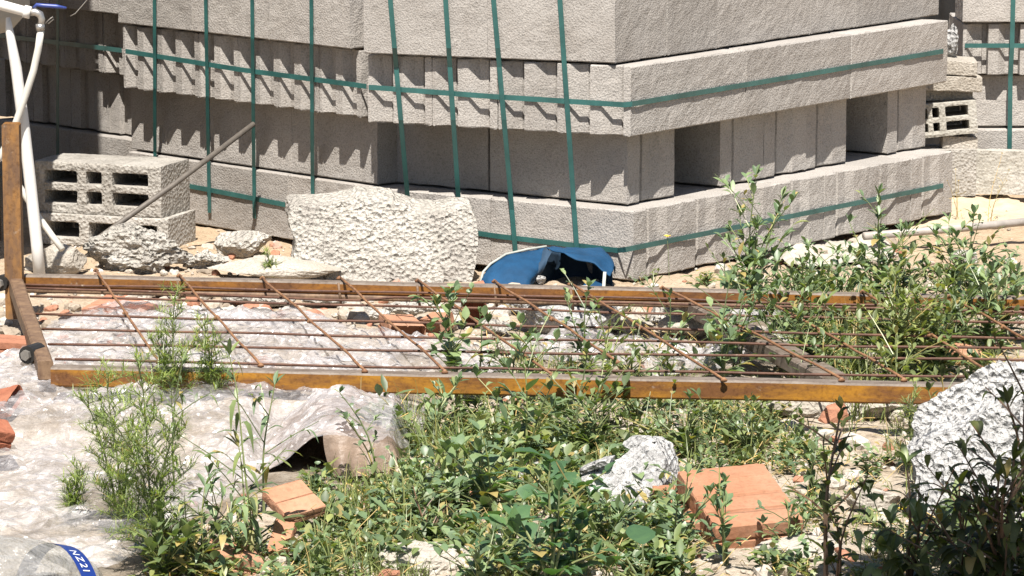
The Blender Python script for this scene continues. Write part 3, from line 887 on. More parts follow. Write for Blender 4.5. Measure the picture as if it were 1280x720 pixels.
# loose stack between the middle and the far right packs
colsR = [(-0.085, -0.058), (-0.042, -0.022), (-0.002, 0.068)]
xE = 1.335
put_hollow(Vector((xE - 0.01, 11.47, 0.186)), R(4), 'small hollow block with its cells showing, between the middle and far right packs', (0.19, 0.14, 0.104, colsR, [(0.016, 0.044), (0.058, 0.090)], 0.02), 63, 'kerb', 0, R(-5))
def small_block(loc, sx, sy, sz, seed, label, mat, rz=0.0, ry=0.0, name='concrete_slab'):
    bm = bmesh.new(); bmesh.ops.create_cube(bm, size=1.0)
    bmesh.ops.transform(bm, matrix=Matrix.Diagonal((sx, sy, sz, 1)), verts=bm.verts[:])
    refine(bm, 0.0015, seed, 0.012)
    bmesh.ops.translate(bm, vec=(0, 0, sz / 2), verts=bm.verts[:])
    me = bpy.data.meshes.new(name); bm.to_mesh(me); bm.free()
    o = link(name, me, M[mat], None, loc); o.rotation_euler = (0, ry, rz)
    return tag(o, label, 'concrete slab')
small_block(Vector((xE, 11.475, 0.0)), 0.17, 0.15, 0.145, 64, 'squat concrete block at the base of the loose stack, behind the kerb slab', 'old_block', 0, 0, 'concrete_block')
small_block(Vector((1.37, 11.47, 0.142)), 0.11, 0.10, 0.040, 65, 'small pale slab piece sticking out below the small hollow block', 'pale_slab', 0, R(3))
small_block(Vector((xE - 0.01, 11.50, 0.290)), 0.17, 0.12, 0.034, 66, 'recessed shaded slab above the small hollow block', 'old_block')
small_block(Vector((xE, 11.475, 0.324)), 0.185, 0.17, 0.046, 67, 'lower of the two pale slabs on top of the loose stack', 'pale_slab', R(3), R(2))
small_block(Vector((xE - 0.004, 11.48, 0.374)), 0.175, 0.17, 0.044, 68, 'topmost pale slab of the loose stack beside the far right pack', 'pale_slab', R(-3), R(3))
c = dp(1188, 49, 11.52)
bm = lump(Vector((c.x, c.y, 0.462)), (0.022, 0.035, 0.055), 71, 0.3, (0.0, 0.1, 0.3), 3)
bm_thing(bm, 'stone', M['white_stone'], 'upright white stone chip standing on the topmost slab of the loose stack', 'stone', GR)
mb = MB(); vs = []; fs = []  # black sheet set in for the deep shade between the two packs
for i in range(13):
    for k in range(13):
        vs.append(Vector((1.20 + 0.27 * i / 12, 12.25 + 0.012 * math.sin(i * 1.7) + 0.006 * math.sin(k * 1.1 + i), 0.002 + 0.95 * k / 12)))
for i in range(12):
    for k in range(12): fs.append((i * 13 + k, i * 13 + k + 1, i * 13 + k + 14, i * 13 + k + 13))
mb.add(vs, fs); tag(mb.build('gap_shade_sheet', M['bolt'], None, True, Vector((1.3, 12.25, 0))), 'added black sheet standing for the deep shade between the middle and far right packs', 'shade_sheet')
# kerb slab, canvas, conduit
K0 = gp(1180, 243, 0.0)
bm = bmesh.new(); bmesh.ops.create_cube(bm, size=1.0)
bmesh.ops.transform(bm, matrix=Matrix.Diagonal((0.62, 0.06, 0.135, 1)), verts=bm.verts[:])
refine(bm, 0.002, 77, 0.014)
bmesh.ops.transform(bm, matrix=Matrix.Translation((K0.x + 0.31, K0.y - 0.02, 0.070)) @ Euler((0, R(0.8), R(-3))).to_matrix().to_4x4(), verts=bm.verts[:])
bm_thing(bm, 'kerb_slab', M['kerb'], 'long grey kerb slab lying on edge right of the middle pack', 'kerb')
def cloth(poly_px, z0, amp, seed, mat, label, cat, name, res=0.014, edge=0.02, sc=9, zf=None, crumple=0.0):
    """crumpled sheet lying on the ground inside a pixel outline"""
    P = [G(x, y, z0) for x, y in poly_px]
    xs = [p.x for p in P]; ys = [p.y for p in P]
    def inside(x, y):
        c = False
        for a, b in zip(P, P[1:] + P[:1]):
            if (a.y > y) != (b.y > y) and x < (b.x - a.x) * (y - a.y) / (b.y - a.y) + a.x: c = not c
        return c
    def edist(x, y, want=False):
        m = 9; best = (x, y)
        for a, b in zip(P, P[1:] + P[:1]):
            d = Vector((b.x - a.x, b.y - a.y)); w = Vector((x - a.x, y - a.y))
            t = max(0, min(1, w.dot(d) / max(1e-9, d.dot(d))))
            dd_ = (w - d * t).length
            if dd_ < m: m = dd_; best = (a.x + d.x * t, a.y + d.y * t)
        return (m, best) if want else m
    nx = int((max(xs) - min(xs)) / res) + 2; ny = int((max(ys) - min(ys)) / res) + 2
    idx = {}; mb = MB(); vs = []
    for j in range(ny):
        for i in range(nx):
            x = min(xs) + i * res; y = min(ys) + j * res
            x2 = x + 0.4 * res * fbm((x * 9, y * 9, seed), 3); y2 = y + 0.4 * res * fbm((x * 9, y * 9, seed + 9), 3)
            ins = inside(x, y)
            dd, bp_ = edist(x, y, True)
            if ins or dd < res * 0.75:
                if not ins or dd < res * 0.4:
                    x, y = bp_
                    x += 0.006 * fbm((x * 14, y * 14, seed + 5), 1, 3); y += 0.008 * fbm((x * 14, y * 14, seed + 2), 1, 3)
                    x2, y2 = x, y; dd = 0
                e = smooth(0, edge, dd)
                q = (x, y, seed * 1.7)
                w = abs(fbm(q, sc, 3)) * 1.3 + 0.5 * abs(fbm((x * 1.0, y * 2.1, seed + 3.3), sc * 2.2, 3)) + 0.18 * abs(fbm(q, sc * 6, 2))
                z = gz(x, y) + z0 + amp * w * (0.35 + 0.65 * e)
                if zf: z += zf(x, y, e)
                if crumple:
                    q2 = (x + 0.05 * noise.noise((x * 5, y * 5, 1)), y * 0.8 + 0.05 * noise.noise((x * 5, y * 5, 7)), seed)
                    c_ = (1 - abs(noise.noise(Vector(q2) * 11)) * 2.2) ** 3 * 0.9 + (1 - abs(noise.noise(Vector(q2) * 24 + Vector((5, 1, 2)))) * 2.0) * 0.5 + (1 - abs(noise.noise(Vector(q2) * 52)) * 2.0) * 0.28
                    z += crumple * c_ * (0.4 + 0.6 * e)
                idx[i, j] = len(vs); vs.append(Vector((x2, y2, z)))
    fs = []
    for (i, j) in idx:
        if (i + 1, j) in idx and (i, j + 1) in idx and (i + 1, j + 1) in idx:
            fs.append((idx[i, j], idx[i + 1, j], idx[i + 1, j + 1], idx[i, j + 1]))
    mb.add(vs, fs)
    c = sum(P, Vector()) / len(P)
    o = mb.build(name, M[mat], None, not crumple, c)
    tag(o, label, cat)
    return o
cloth([(1181, 232), (1205, 246), (1262, 246), (1290, 262), (1290, 280), (1190, 284), (1120, 290), (1150, 270)], 0.006, 0.018, 3, 'canvas', 'crumpled sandy canvas sheet in front of the kerb slab', 'canvas sheet', 'canvas_sheet',
      0.016, 0.03, 6)
cloth([(960, 326), (985, 312), (1010, 304), (1040, 306), (1075, 300), (1110, 306), (1118, 320), (1090, 330), (1040, 334), (985, 334)], 0.006, 0.026, 8, 'white_cloth', 'crumpled white rag lying under the middle pack\'s right side', 'rag', 'white_rag',
      0.010, 0.03, 9)
a, b_ = gp(1080, 297, 0.02), gp(1310, 274, 0.035)
a.z, b_.z = 0.024, 0.034
mb = MB(); mb.tube([a, a.lerp(b_, 0.5) + Vector((0, 0, -0.002)), b_], 0.0115, 12)
tag(mb.build('conduit', M['conduit'], None, True, a), 'straight grey conduit lying on the sand below the kerb slab', 'conduit')

# ------------------------------------------------------------------ steel frame with rebar grid
ZF = 0.115
BL, BR, FL, FR = gp(30, 343, ZF), gp(1330, 372, ZF), gp(66, 457, ZF), gp(1330, 482, ZF)
fr = thing('rebar_grate', 'rusty orange steel grate with a welded rebar grid lying across the weeds', 'steel grate', Vector((BL.x, BL.y, ZF)))
frame_origin = Vector(fr.location)
def part(mb, name, mat, parent=fr, smooth_=False, label=None):
    o = mb.build(name, mat, parent, smooth_)
    # children vertices are given in world coordinates; shift into the parent's frame
    o.data.transform(Matrix.Translation(-Vector(parent['_o'] if False else frame_origin)))
    if label: o['label'] = label
    return o
def bar(p, q, w, h, zoff=0.0, mats=True, bevel=0.004, ztop=None):
    """square tube from p to q whose top face is at z = p.z + zoff"""
    d = (q - p); L = d.length; d.normalize()
    s = Vector((-d.y, d.x, 0)).normalized()
    mb = MB()
    e = bevel
    prof = [(-w / 2 + e, 0), (w / 2 - e, 0), (w / 2, -e), (w / 2, -h + e), (w / 2 - e, -h), (-w / 2 + e, -h), (-w / 2, -h + e), (-w / 2, -e)]
    n = 24
    vs = []
    for i in range(n + 1):
        c = p.lerp(q, i / n) + Vector((0, 0, zoff))
        wob = 0.0012 * fbm((c.x, c.y, 2), 3)
        for (a_, b2) in prof: vs.append(c + s * (a_ + wob) + Vector((0, 0, b2 + wob)))
    k = len(prof)
    base = len(mb.v); mb.v.extend(vs)
    for i in range(n):
        for a_ in range(k):
            b2 = (a_ + 1) % k
            mb.f.append((base + i * k + a_, base + i * k + b2, base + (i + 1) * k + b2, base + (i + 1) * k + a_)); mb.t.append(0.5); mb.m.append(1 if a_ in (0, 1, 7) else 0)
    mb.f.append(tuple(range(base + k - 1, base - 1, -1))); mb.t.append(.5); mb.m.append(0)
    mb.f.append(tuple(base + n * k + a_ for a_ in range(k))); mb.t.append(.5); mb.m.append(0)
    return mb
PM = [M['primer'], M['scale_top']]; Z_ = Vector((0, 0, 1))
bd = (BR - BL).normalized(); fd = (FR - FL).normalized()
part(bar(BL - bd * 0.0, BR, 0.040, 0.029), 'back_bar', [M['primer_dark'], M['scale_top']])
part(bar(BL - Z_ * 0.030, BR - Z_ * 0.030, 0.044, 0.013), 'lower_flange', [M['rust_brown'], M['rust_brown']])
part(bar(FL, FR, 0.044, 0.042), 'front_bar', PM)
e0 = BL + Vector((0.0, 0.02, -0.003)); e1 = gp(62, 468, ZF - 0.003)
mb = bar(gp(14, 333, ZF), gp(57, 452, ZF), 0.034, 0.04, 0.001)
part(mb, 'end_bar', [M['rust_brown'], M['rust_brown']])
x0, x1 = gp(846, 362, ZF - 0.03), gp(1046, 470, ZF - 0.03)
part(bar(x0, x1, 0.062, 0.035), 'cross_member', [M['scale_top'], M['scale_top']])
# upright leg
lp = gp(17, 349, ZF)
mb = MB(); b0 = Vector((lp.x, lp.y, ZF - 0.10)); top = dp(19, 155, lp.y)
hh = top.z - b0.z
mb2 = bar(b0 + Vector((0, 0, hh)), b0 + Vector((0, 0.040, hh)), 0.042, hh)
part(mb2, 'post', [M['post'], M['primer']])
# hinge bolts
for px, py in ((12, 352), (47, 441)):
    c = gp(px, py, ZF - 0.01)
    mb = MB(); mb.tube([c + Vector((-0.02, -0.028, 0)), c + Vector((0.0, 0.02, 0))], 0.020, 14)
    o = part(mb, 'hinge_bolt', M['bolt'], fr, False)
    nb = MB(); nb.tube([c + Vector((-0.024, -0.036, 0)), c + Vector((-0.02, -0.028, 0))], 0.012, 6)
    q = nb.build('bolt_head', M['wire'], o); q.data.transform(Matrix.Translation(-frame_origin))
# long rebars
def fp(px, py, z): return gp(px, py, z)
longs = [((22, 345.5), (1330, 377)), ((28, 360), (1330, 392)), ((38, 370), (1330, 405)), ((44, 392.5), (1330, 424)), ((52, 412), (1330, 437)), ((60, 430), (1330, 452)), ((68, 450.5), (1330, 474))]
LINE = []
for i, (a_, b2) in enumerate(longs):
    z = ZF + 0.003 if i in (0, 6) else ZF - 0.004
    p, q = fp(*a_, z), fp(*b2, z)
    if i == 0: p = p + Vector((0, -0.036, -0.012)); q = q + Vector((0, -0.036, -0.012))
    pts = []
    for k in range(31):
        c = p.lerp(q, k / 30)
        c = c + Vector((0, 0.010 * fbm((c.x, i * 3.3, 0), 1.6, 2), 0.004 * fbm((c.x, i * 5.1, 9), 2.2, 2)))
        if i == 1 and c.x < -0.3: c = c + Vector((0, -0.05 * smooth(-0.9, -0.45, c.x), 0))
        pts.append(c)
    LINE.append((p, q))
    mb = MB(); mb.tube(pts, [0.0028 + 0.0004 * (k % 2) for k in range(len(pts))], 7)
    part(mb, 'long_rebar', M['rebar'], fr, True)
cross = [((120, 337), (199, 452)), ((224, 344), (326, 456)), ((328, 347), (456, 463)), ((424, 347), (556, 464)), ((522, 350), (690, 468)), ((618, 351), (772, 452)), ((713, 354), (905, 474)),
         ((828, 359), (1052, 474)), ((935, 362), (1130, 474)), ((1078, 364), (1260, 480)), ((1186, 370), (1330, 450))]
for i, (a_, b2) in enumerate(cross):
    p, q = fp(*a_, ZF + 0.0055), fp(*b2, ZF + 0.0055)
    pts = [p.lerp(q, k / 14) + Vector((0.006 * fbm((k * .3, i * 2.2, 1), 1.0, 2), 0, 0.003 * abs(fbm((k * .3, i, 5), 1, 2)))) for k in range(15)]
    mb = MB(); mb.tube(pts, [0.0028 + 0.0005 * (k % 2) for k in range(len(pts))], 7)
    for e_ in (p, q, p.lerp(q, 0.5)):
        mb.tube([e_ + Vector((-.007, 0, -.003)), e_ + Vector((0, 0, -.001)), e_ + Vector((.007, 0, -.003))], [.002, .006, .002], 7)
    part(mb, 'cross_rebar', M['rebar_light'], fr, True)
    # short tail dropping past the back bar
    if i in (0, 1, 3, 4, 5, 6):
        mb = MB(); t0 = p + Vector((0.0, -0.045 if i else -0.02, -0.006)); mb.tube([t0, t0 + Vector((0.006, -0.004, -0.05))], 0.0034, 6)
        part(mb, 'tie_wire', M['rust_brown'], fr, True)
# leaning rod
ra_, rb = dp(110, 307, 9.98), dp(317, 155, 10.46)
mb = MB(); mb.tube([ra_, ra_.lerp(rb, 0.5) + Vector((0.002, 0, -0.004)), rb], 0.0076, 12)
tag(mb.build('steel_rod', M['rod'], None, True, ra_), 'dull steel rod leaning up in front of the hollow blocks to the left pack', 'rod')

# ------------------------------------------------------------------ tank, pipes, valve
YT = 9.55
tk = thing('water_tank', 'grey water tank on a stand at the top left corner with a white outlet pipe', 'water tank', Vector((-1.76, YT + 0.55, 0)))
to = Vector(tk.location)
def tpart(mb, name, mat, parent=tk, sm=True):
    o = mb.build(name, mat, parent, sm); o.data.transform(Matrix.Translation(-to)); return o
mb = MB()
zt = dp(0, 62, YT).z
n = 40; tr_ = 0.46; cx, cy = to.x + 0.0, to.y + 0.0
prof = [(0.0, zt), (tr_ * 0.9, zt), (tr_, zt + 0.05), (tr_, zt + 0.25), (tr_ * 1.015, zt + 0.27), (tr_, zt + 0.29), (tr_, zt + 0.6), (tr_ * 1.015, zt + 0.62), (tr_, zt + 0.64), (tr_, zt + 0.95), (tr_ * 0.8, zt + 1.08), (0.2, zt + 1.15), (0, zt + 1.15)]
vs = []; fs = []
for r_, z in prof:
    for k in range(n): vs.append(Vector((cx + r_ * math.cos(2 * math.pi * k / n), cy + r_ * math.sin(2 * math.pi * k / n), z)))
for i in range(len(prof) - 1):
    for k in range(n): fs.append((i * n + k, i * n + (k + 1) % n, (i + 1) * n + (k + 1) % n, (i + 1) * n + k))
mb.add(vs, fs); tpart(mb, 'tank_body', M['tank'])
for sx, sy in ((-0.33, -0.3), (0.30, 0.33), (-0.33, 0.33), (-0.05, -0.42)):
    mb = MB(); mb.box((cx + sx, cy + sy, zt / 2 - 0.002), 0.05, 0.05, zt - 0.004); tpart(mb, 'stand_leg', M['rust_brown'], tk, False)
cp = thing('unseen_canopy', 'unseen corrugated metal roof added over the water tank to shade the far left pack', 'unseen_canopy', Vector((-2.1, 10.4, 0)))  # unseen roof, added only to cast shade on the far left pack
cpo = Vector(cp.location)
mb = MB(); vs = []; fs = []; nxx = 60
for i in range(nxx + 1):
    x = -2.85 + (2.85 - 1.32) * i / nxx
    for y, z in ((9.6, 2.45), (11.5, 2.6)): vs.append(Vector((x, y, z + 0.012 * math.sin(i * 1.6))) - cpo)
for i in range(nxx): fs.append((2 * i, 2 * i + 2, 2 * i + 3, 2 * i + 1))
mb.add(vs, fs); link('shade_roof_sheet', mb.mesh('shade_roof_sheet'), M['tank'], cp)
mb = MB(); vs = []; fs = []  # added side wall, keeps sky light off the far left pack
for i in range(41):
    for z in (0.02, 2.42): vs.append(Vector((-2.32 + 0.01 * math.sin(i * 1.6), 9.6 + 1.9 * i / 40, z)) - cpo)
for i in range(40): fs.append((2 * i, 2 * i + 1, 2 * i + 3, 2 * i + 2))
mb.add(vs, fs); link('shade_side_sheet', mb.mesh('shade_side_sheet'), M['rust_brown'], cp)
for x, y in ((-2.8, 9.65), (-1.9, 9.65), (-2.8, 11.45), (-1.9, 11.45)):
    mb = MB(); mb.box(Vector((x, y, 1.21)) - cpo, 0.05, 0.05, 2.44); link('post', mb.mesh('post'), M['rust_brown'], cp)
# white outlet pipe, elbow, valve
pp = thing('water_pipe', 'white plastic water pipe with an elbow and a blue lever valve at top left', 'water pipe', dp(-20, 4, YT))
po = Vector(pp.location)
def ppart(mb, name, mat, parent=pp, sm=True):
    o = mb.build(name, mat, parent, sm); o.data.transform(Matrix.Translation(-po)); return o
D_ = lambda x, y, dy=0.0: dp(x, y, YT + dy)
mb = MB(); mb.tube([D_(-30, 0), D_(0, 6), D_(30, 14), D_(36, 16)], [0.0135, 0.0135, 0.013, 0.012], 14); ppart(mb, 'outlet_pipe', M['pvc'])
mb = MB(); mb.tube([D_(30, 14), D_(38, 16)], 0.0165, 14); ppart(mb, 'collar', M['pvc'])
mb = MB(); mb.tube([D_(36, 16), D_(44, 15), D_(50, 18), D_(52, 24), D_(51, 34)], [0.009, 0.010, 0.010, 0.009, 0.0085], 12); ppart(mb, 'elbow', M['chrome'])
mb = MB(); mb.tube([D_(50, 30), D_(50.5, 38)], 0.0115, 12); ppart(mb, 'hose_clamp', M['chrome'])
mb = MB(); mb.tube([D_(42, 10), D_(46, 6), D_(54, 7), D_(70, 8), D_(83, 10)], [0.004, 0.005, 0.0055, 0.0055, 0.003], 8); ppart(mb, 'valve_lever', M['blue_plastic'])
mb = MB(); mb.tube([D_(56, 30), D_(62, 24), D_(66, 21), D_(67, 24), D_(60, 30)], 0.0014, 6); ppart(mb, 'clamp_screw', M['wire'])
hs = [D_(51, 38), D_(48, 60), D_(42, 88), D_(33, 116), D_(24, 142), D_(14, 170), D_(0, 196), D_(-20, 220)]
mb = MB(); mb.tube(hs, 0.0092, 12); tag(mb.build('garden_hose', M['hose'], None, True, hs[0]), 'pale curved hose hanging from the valve and crossing the straight pipe', 'hose')
st = [D_(10, 22, 0.03), D_(12, 40, 0.03), D_(20, 84, 0.03), D_(30, 160, 0.04), D_(38, 230, 0.04), D_(46, 306, 0.03), D_(50, 350, 0.03)]
mb = MB(); mb.tube(st, [0.006, 0.0105, 0.0145, 0.0155, 0.0155, 0.0155, 0.0155], 14); tag(mb.build('drain_pipe', M['pvc'], None, True, st[-1]), 'straight white pipe standing slanted behind the rusty post', 'pipe')
ob = [D_(4, 196, 0.22), D_(20, 226, 0.22), D_(46, 268, 0.20), D_(66, 296, 0.18), D_(78, 312, 0.16)]
mb = MB(); mb.tube(ob, 0.0085, 10); tag(mb.build('garden_hose', M['hose'], None, True, ob[-1]), 'pale hose end slanting to the ground behind the straight white pipe', 'hose')
wr = [D_(88, 20, 0.2), D_(94, 17, 0.2), D_(102, 8, 0.2), D_(112, -4, 0.2), D_(118, -20, .2)]
mb = MB(); mb.tube(wr, 0.0014, 5); tag(mb.build('hanging_wire', M['wire'], None, True, wr[0]), 'thin curled wire hanging at the top left beside the blue lever', 'wire')

# ------------------------------------------------------------------ blue bag
bag = thing('cloth_bag', 'crumpled blue cloth bag lying open behind the frame\'s back bar', 'bag', G(690, 366))
bo = Vector(bag.location)
YB = bo.y
def surf(rows, name, mat, parent=bag, sub=2, th=0.003):
    bm = bmesh.new()
    vv = [[bm.verts.new(dp(x, y, YB + dy) - bo) for (x, y, dy) in row] for row in rows]
    for i in range(len(vv) - 1):
        for j in range(len(vv[0]) - 1):
            bm.faces.new((vv[i][j], vv[i][j + 1], vv[i + 1][j + 1], vv[i + 1][j]))
    for _ in range(sub):
        bmesh.ops.subdivide_edges(bm, edges=bm.edges[:], cuts=1, use_grid_fill=True, smooth=0.6)
    bm.normal_update()
    mvs = {v: v.normal * (0.006 * fbm(v.co + Vector((3, 3, 3)), 17, 3) + 0.002 * abs(fbm(v.co, 60, 2))) for v in bm.verts}
    for v, d in mvs.items(): v.co += d
    bmesh.ops.solidify(bm, geom=bm.faces[:], thickness=th)
    me = bpy.data.meshes.new(name); bm.to_mesh(me); bm.free()
    me.polygons.foreach_set('use_smooth', [True] * len(me.polygons))
    return link(name, me, M[mat], parent)
# left flap, opening towards the camera
surf([[(602, 346, .02), (612, 332, .05), (632, 320, .10), (660, 313, .14), (682, 309, .16)],
      [(601, 356, .00), (612, 348, .00), (634, 338, .02), (658, 330, .06), (680, 322, .12)],
      [(602, 366, -.01), (616, 362, -.03), (640, 358, -.03), (662, 348, .00), (676, 334, .08)],
      [(604, 372, -.01), (620, 374, -.05), (642, 374, -.05), (658, 366, -.03), (668, 350, .05)]], 'flap', 'blue_cloth')
mb = MB(); mb.tube([dp(x, y, YB + d) - bo for x, y, d in [(601, 352, .01), (604, 340, .03), (613, 330, .05), (632, 318, .10), (660, 311.5, .14), (683, 308, .16)]], 0.0032, 8)
link('piping', mb.mesh('piping', True), M['piping'], bag)
# hood on the right: roof, back wall, side, floor
surf([[(682, 309, .15), (700, 316, .08), (720, 322, .05), (742, 330, .03), (756, 340, .02), (763, 345, .02)],
      [(690, 309, .17), (712, 311, .14), (732, 315, .11), (750, 322, .09), (760, 334, .07), (767, 336, .06)],
      [(700, 312, .22), (720, 309, .24), (738, 310, .22), (752, 312, .18), (762, 322, .14), (768, 332, .10)],
      [(704, 322, .28), (722, 318, .30), (740, 318, .28), (754, 322, .24), (764, 332, .18), (770, 342, .12)]], 'hood', 'blue_cloth')
surf([[(680, 311, .16), (706, 317, .26), (738, 320, .27), (764, 336, .14)],
      [(672, 330, .14), (704, 336, .26), (740, 340, .26), (765, 350, .13)],
      [(664, 352, .10), (704, 358, .24), (742, 362, .22), (766, 368, .10)],
      [(660, 370, .04), (700, 372, .20), (742, 374, .16), (764, 376, .04)]], 'lining', 'navy')
surf([[(722, 366, .00), (734, 352, .05), (752, 350, .06), (758, 362, .04)],
      [(722, 374, -.02), (736, 368, -.01), (752, 368, .0), (759, 374, .0)]], 'inner_fold', 'blue_cloth')
surf([[(676, 312, .155), (684, 310, .15), (690, 316, .12)], [(668, 332, .09), (678, 330, .08), (682, 330, .09)], [(656, 360, .0), (664, 352, .02), (668, 350, .05)]], 'middle_fold', 'navy')
mb = MB(); mb.strip([dp(756, 340, YB + .015) - bo, dp(755, 352, YB + .0) - bo, dp(754, 372, YB - .02) - bo], (1, 0, 0), 0.008, 0.003)
link('carry_strap', mb.mesh('carry_strap'), M['piping'], bag)
p0 = G(606, 383); mb = MB()
surf([[(604, 374, -.04), (630, 375, -.05), (660, 376, -.05), (690, 376, -.04)], [(606, 379, -.09), (632, 380, -.10), (662, 381, -.10), (690, 382, -.08)], [(606, 383, -.10), (632, 384, -.115), (662, 385, -.115), (690, 386, -.09)]], 'base', 'blue_cloth')
c = G(676, 356); bm = lump(Vector((c.x, YB + 0.05, c.z + 0.02)), (0.014, 0.012, 0.012), 81, 0.3, None, 3)
bm_thing(bm, 'pebble', M['white_stone'], 'white pebble lying in the mouth of the blue bag', 'stone', GR)

# ------------------------------------------------------------------ plastic sheet, bottle, clay pieces
def arch(x): return (0.070 + 0.012 * math.sin(x * 31)) * smooth(-0.515, -0.385, x) * smooth(-0.212, -0.245, x)
def zf_sheet(x, y, e):
    return max(0.0, (arch(x) + 0.004) * smooth(7.95, 7.6, y) - gz(x, y)) + 0.006
    # the front rim curls up where it covers hollow ground
    return 0.05 * smooth(7.66, 7.44, y) * smooth(-0.60, -0.42, x) * smooth(-0.1, -0.25, x) + 0.01
cloth([(-70, 500), (-70, 448), (20, 446), (60, 420), (95, 398), (150, 390), (280, 392), (400, 400), (450, 420), (520, 425), (600, 440), (640, 455), (620, 480), (540, 500), (530, 535), (516, 562), (500, 584), (470, 600), (425, 604), (390, 602), (362, 606), (338, 606),
       (300, 622), (250, 650), (212, 672), (185, 700), (150, 725), (60, 735), (-70, 740)], 0.012, 0.013, 12, 'film', 'wrinkled clear plastic sheet spread under the frame\'s left half', 'plastic sheet', 'plastic_sheet', 0.0085, 0.05, 5, zf_sheet, 0.011)
cloth([(640, 430), (700, 418), (760, 424), (800, 436), (880, 440), (900, 420), (870, 402), (900, 380), (960, 384), (1000, 410), (1010, 440), (960, 462), (880, 470), (800, 466), (720, 456), (660, 450)], 0.012, 0.03, 17, 'film',
      'grey clear plastic sheet lying under the frame around its dark cross member', 'plastic sheet', 'plastic_sheet', 0.009, 0.04, 6, None, 0.011)
mb = MB(); rows = []  # opaque arch, added to keep the gap under the clear sheet dark
for k in range(13):
    y = 7.335 + 0.42 * k / 12
    row = []
    for i in range(33):
        x = -0.52 + 0.31 * i / 32
        yy = y + 0.05 * (x + 0.36) + (0.012 * fbm((x * 12, 3, 1), 1, 2) if k == 0 else 0)
        row.append(Vector((x, yy, gz(x, yy) * 0.4 + arch(x) + 0.003 + 0.003 * fbm((x * 20, y * 20, 2), 1, 2))))
    rows.append(row)
n_ = 33; vs = [p for r_ in rows for p in r_] + [p - Vector((0, 0, 0.004)) for r_ in rows for p in r_]
o_ = 13 * n_; fs = []
for k in range(12):
    for i in range(n_ - 1):
        a = k * n_ + i
        fs += [(a, a + 1, a + n_ + 1, a + n_), (o_ + a, o_ + a + n_, o_ + a + n_ + 1, o_ + a + 1)]
for i in range(n_ - 1): fs += [(i, o_ + i, o_ + i + 1, i + 1)]
mb.add(vs, fs)
vs = []; fs = []  # brown plastic fold hanging from the front edge
for k in range(11):
    for i in range(19):
        x = -0.375 + 0.145 * i / 18; t = k / 10
        vs.append(Vector((x + 0.02 * t * t, 7.322 + 0.05 * (x + 0.36) - 0.035 * t + 0.014 * math.sin(i * 0.9 + t * 2) * t, max(0.002, (arch(x) + 0.004) * (1 - t) + 0.001))))
for k in range(10):
    for i in range(18): fs.append((k * 19 + i, k * 19 + i + 1, k * 19 + i + 20, k * 19 + i + 19))
mb.add(vs, fs)
tag(mb.build('fold_and_shade_arch', M['brown_film'], None, True, Vector((-0.36, 7.5, 0))), 'bent brown cardboard holding up the plastic sheet\'s front edge, dark underneath', 'plastic_fold')  # brown plastic fold; opaque arch added to keep the gap under the sheet dark
# bottle
bt = thing('water_bottle', 'big clear plastic water bottle with a blue lettered band, lying at the lower left corner', 'bottle', G(20, 735))
bto = Vector(bt.location)
ax = Vector((0.76, 0.64, -0.10)).normalized()
ringc = dp(72, 764, 6.40)
upv = Vector((0, 0, 1)); sd = ax.cross(upv).normalized(); upv = sd.cross(ax).normalized()
def lathe(prof, n=56):
    mb = MB(); vs = []; fs = []
    for t, r_ in prof:
        for k in range(n):
            a_ = 2 * math.pi * k / n
            rr = r_ * (1 + 0.006 * math.sin(a_ * 6 + t * 30))
            vs.append(ringc + ax * t + (sd * math.cos(a_) + upv * math.sin(a_)) * rr)
    for i in range(len(prof) - 1):
        for k in range(n): fs.append((i * n + k, i * n + (k + 1) % n, (i + 1) * n + (k + 1) % n, (i + 1) * n + k))
    mb.add(vs, fs); return mb
def bpart(mb, name, mat, parent=bt, sm=True):
    o = mb.build(name, mat, parent, sm); o.data.transform(Matrix.Translation(-bto)); return o
prof = [(-0.40, 0.02), (-0.40, 0.11), (-0.385, 0.128)]
for k in range(22):
    t = -0.37 + k * 0.0125
    prof.append((t, 0.1335 + (0.0030 if k % 5 < 3 else -0.002)))
prof += [(-0.09, 0.133), (-0.06, 0.130), (-0.035, 0.125), (-0.018, 0.1195), (0.020, 0.1135), (0.024, 0.109), (0.05, 0.092), (0.08, 0.06), (0.095, 0.032), (0.12, 0.030)]
bpart(lathe(prof), 'bottle_body', M['pet'])
bpart(lathe([(-0.0165, 0.1205), (0.0, 0.1182), (0.0185, 0.1150)]), 'label_band', M['blue_band'])
bpart(lathe([(0.10, 0.0), (0.10, 0.034), (0.135, 0.034), (0.135, 0.0)]), 'cap', M['blue_plastic'])
# lettering on the band
cu = bpy.data.curves.new('band_text', 'FONT'); cu.body = 'NZ2I'; cu.size = 0.023; cu.extrude = 0.0
cu.space_character = 1.25
tob = bpy.data.objects.new('band_text_tmp', cu); COL.objects.link(tob)
bpy.context.view_layer.update()
tme = bpy.data.meshes.new_from_object(tob.evaluated_get(bpy.context.evaluated_depsgraph_get()))
bpy.data.objects.remove(tob); bpy.data.curves.remove(cu)
bm = bmesh.new(); bm.from_mesh(tme); bpy.data.meshes.remove(tme)
bmesh.ops.subdivide_edges(bm, edges=[e for e in bm.edges if e.calc_length() > 0.004], cuts=3)
A0 = R(16)
for v in bm.verts:
    u, w = v.co.x, v.co.y
    ang = A0 + u / 0.118                   # letters run down round the ring from its top
    t = -0.008 + w * 0.95
    r2_ = 0.1214 - (t + 0.0165) * 0.157
    v.co = ringc + ax * t + (upv * math.cos(ang) + sd * math.sin(ang)) * r2_ - bto
me = bpy.data.meshes.new('band_lettering'); bm.to_mesh(me); bm.free()
link('band_lettering', me, M['white_ink'], bt)

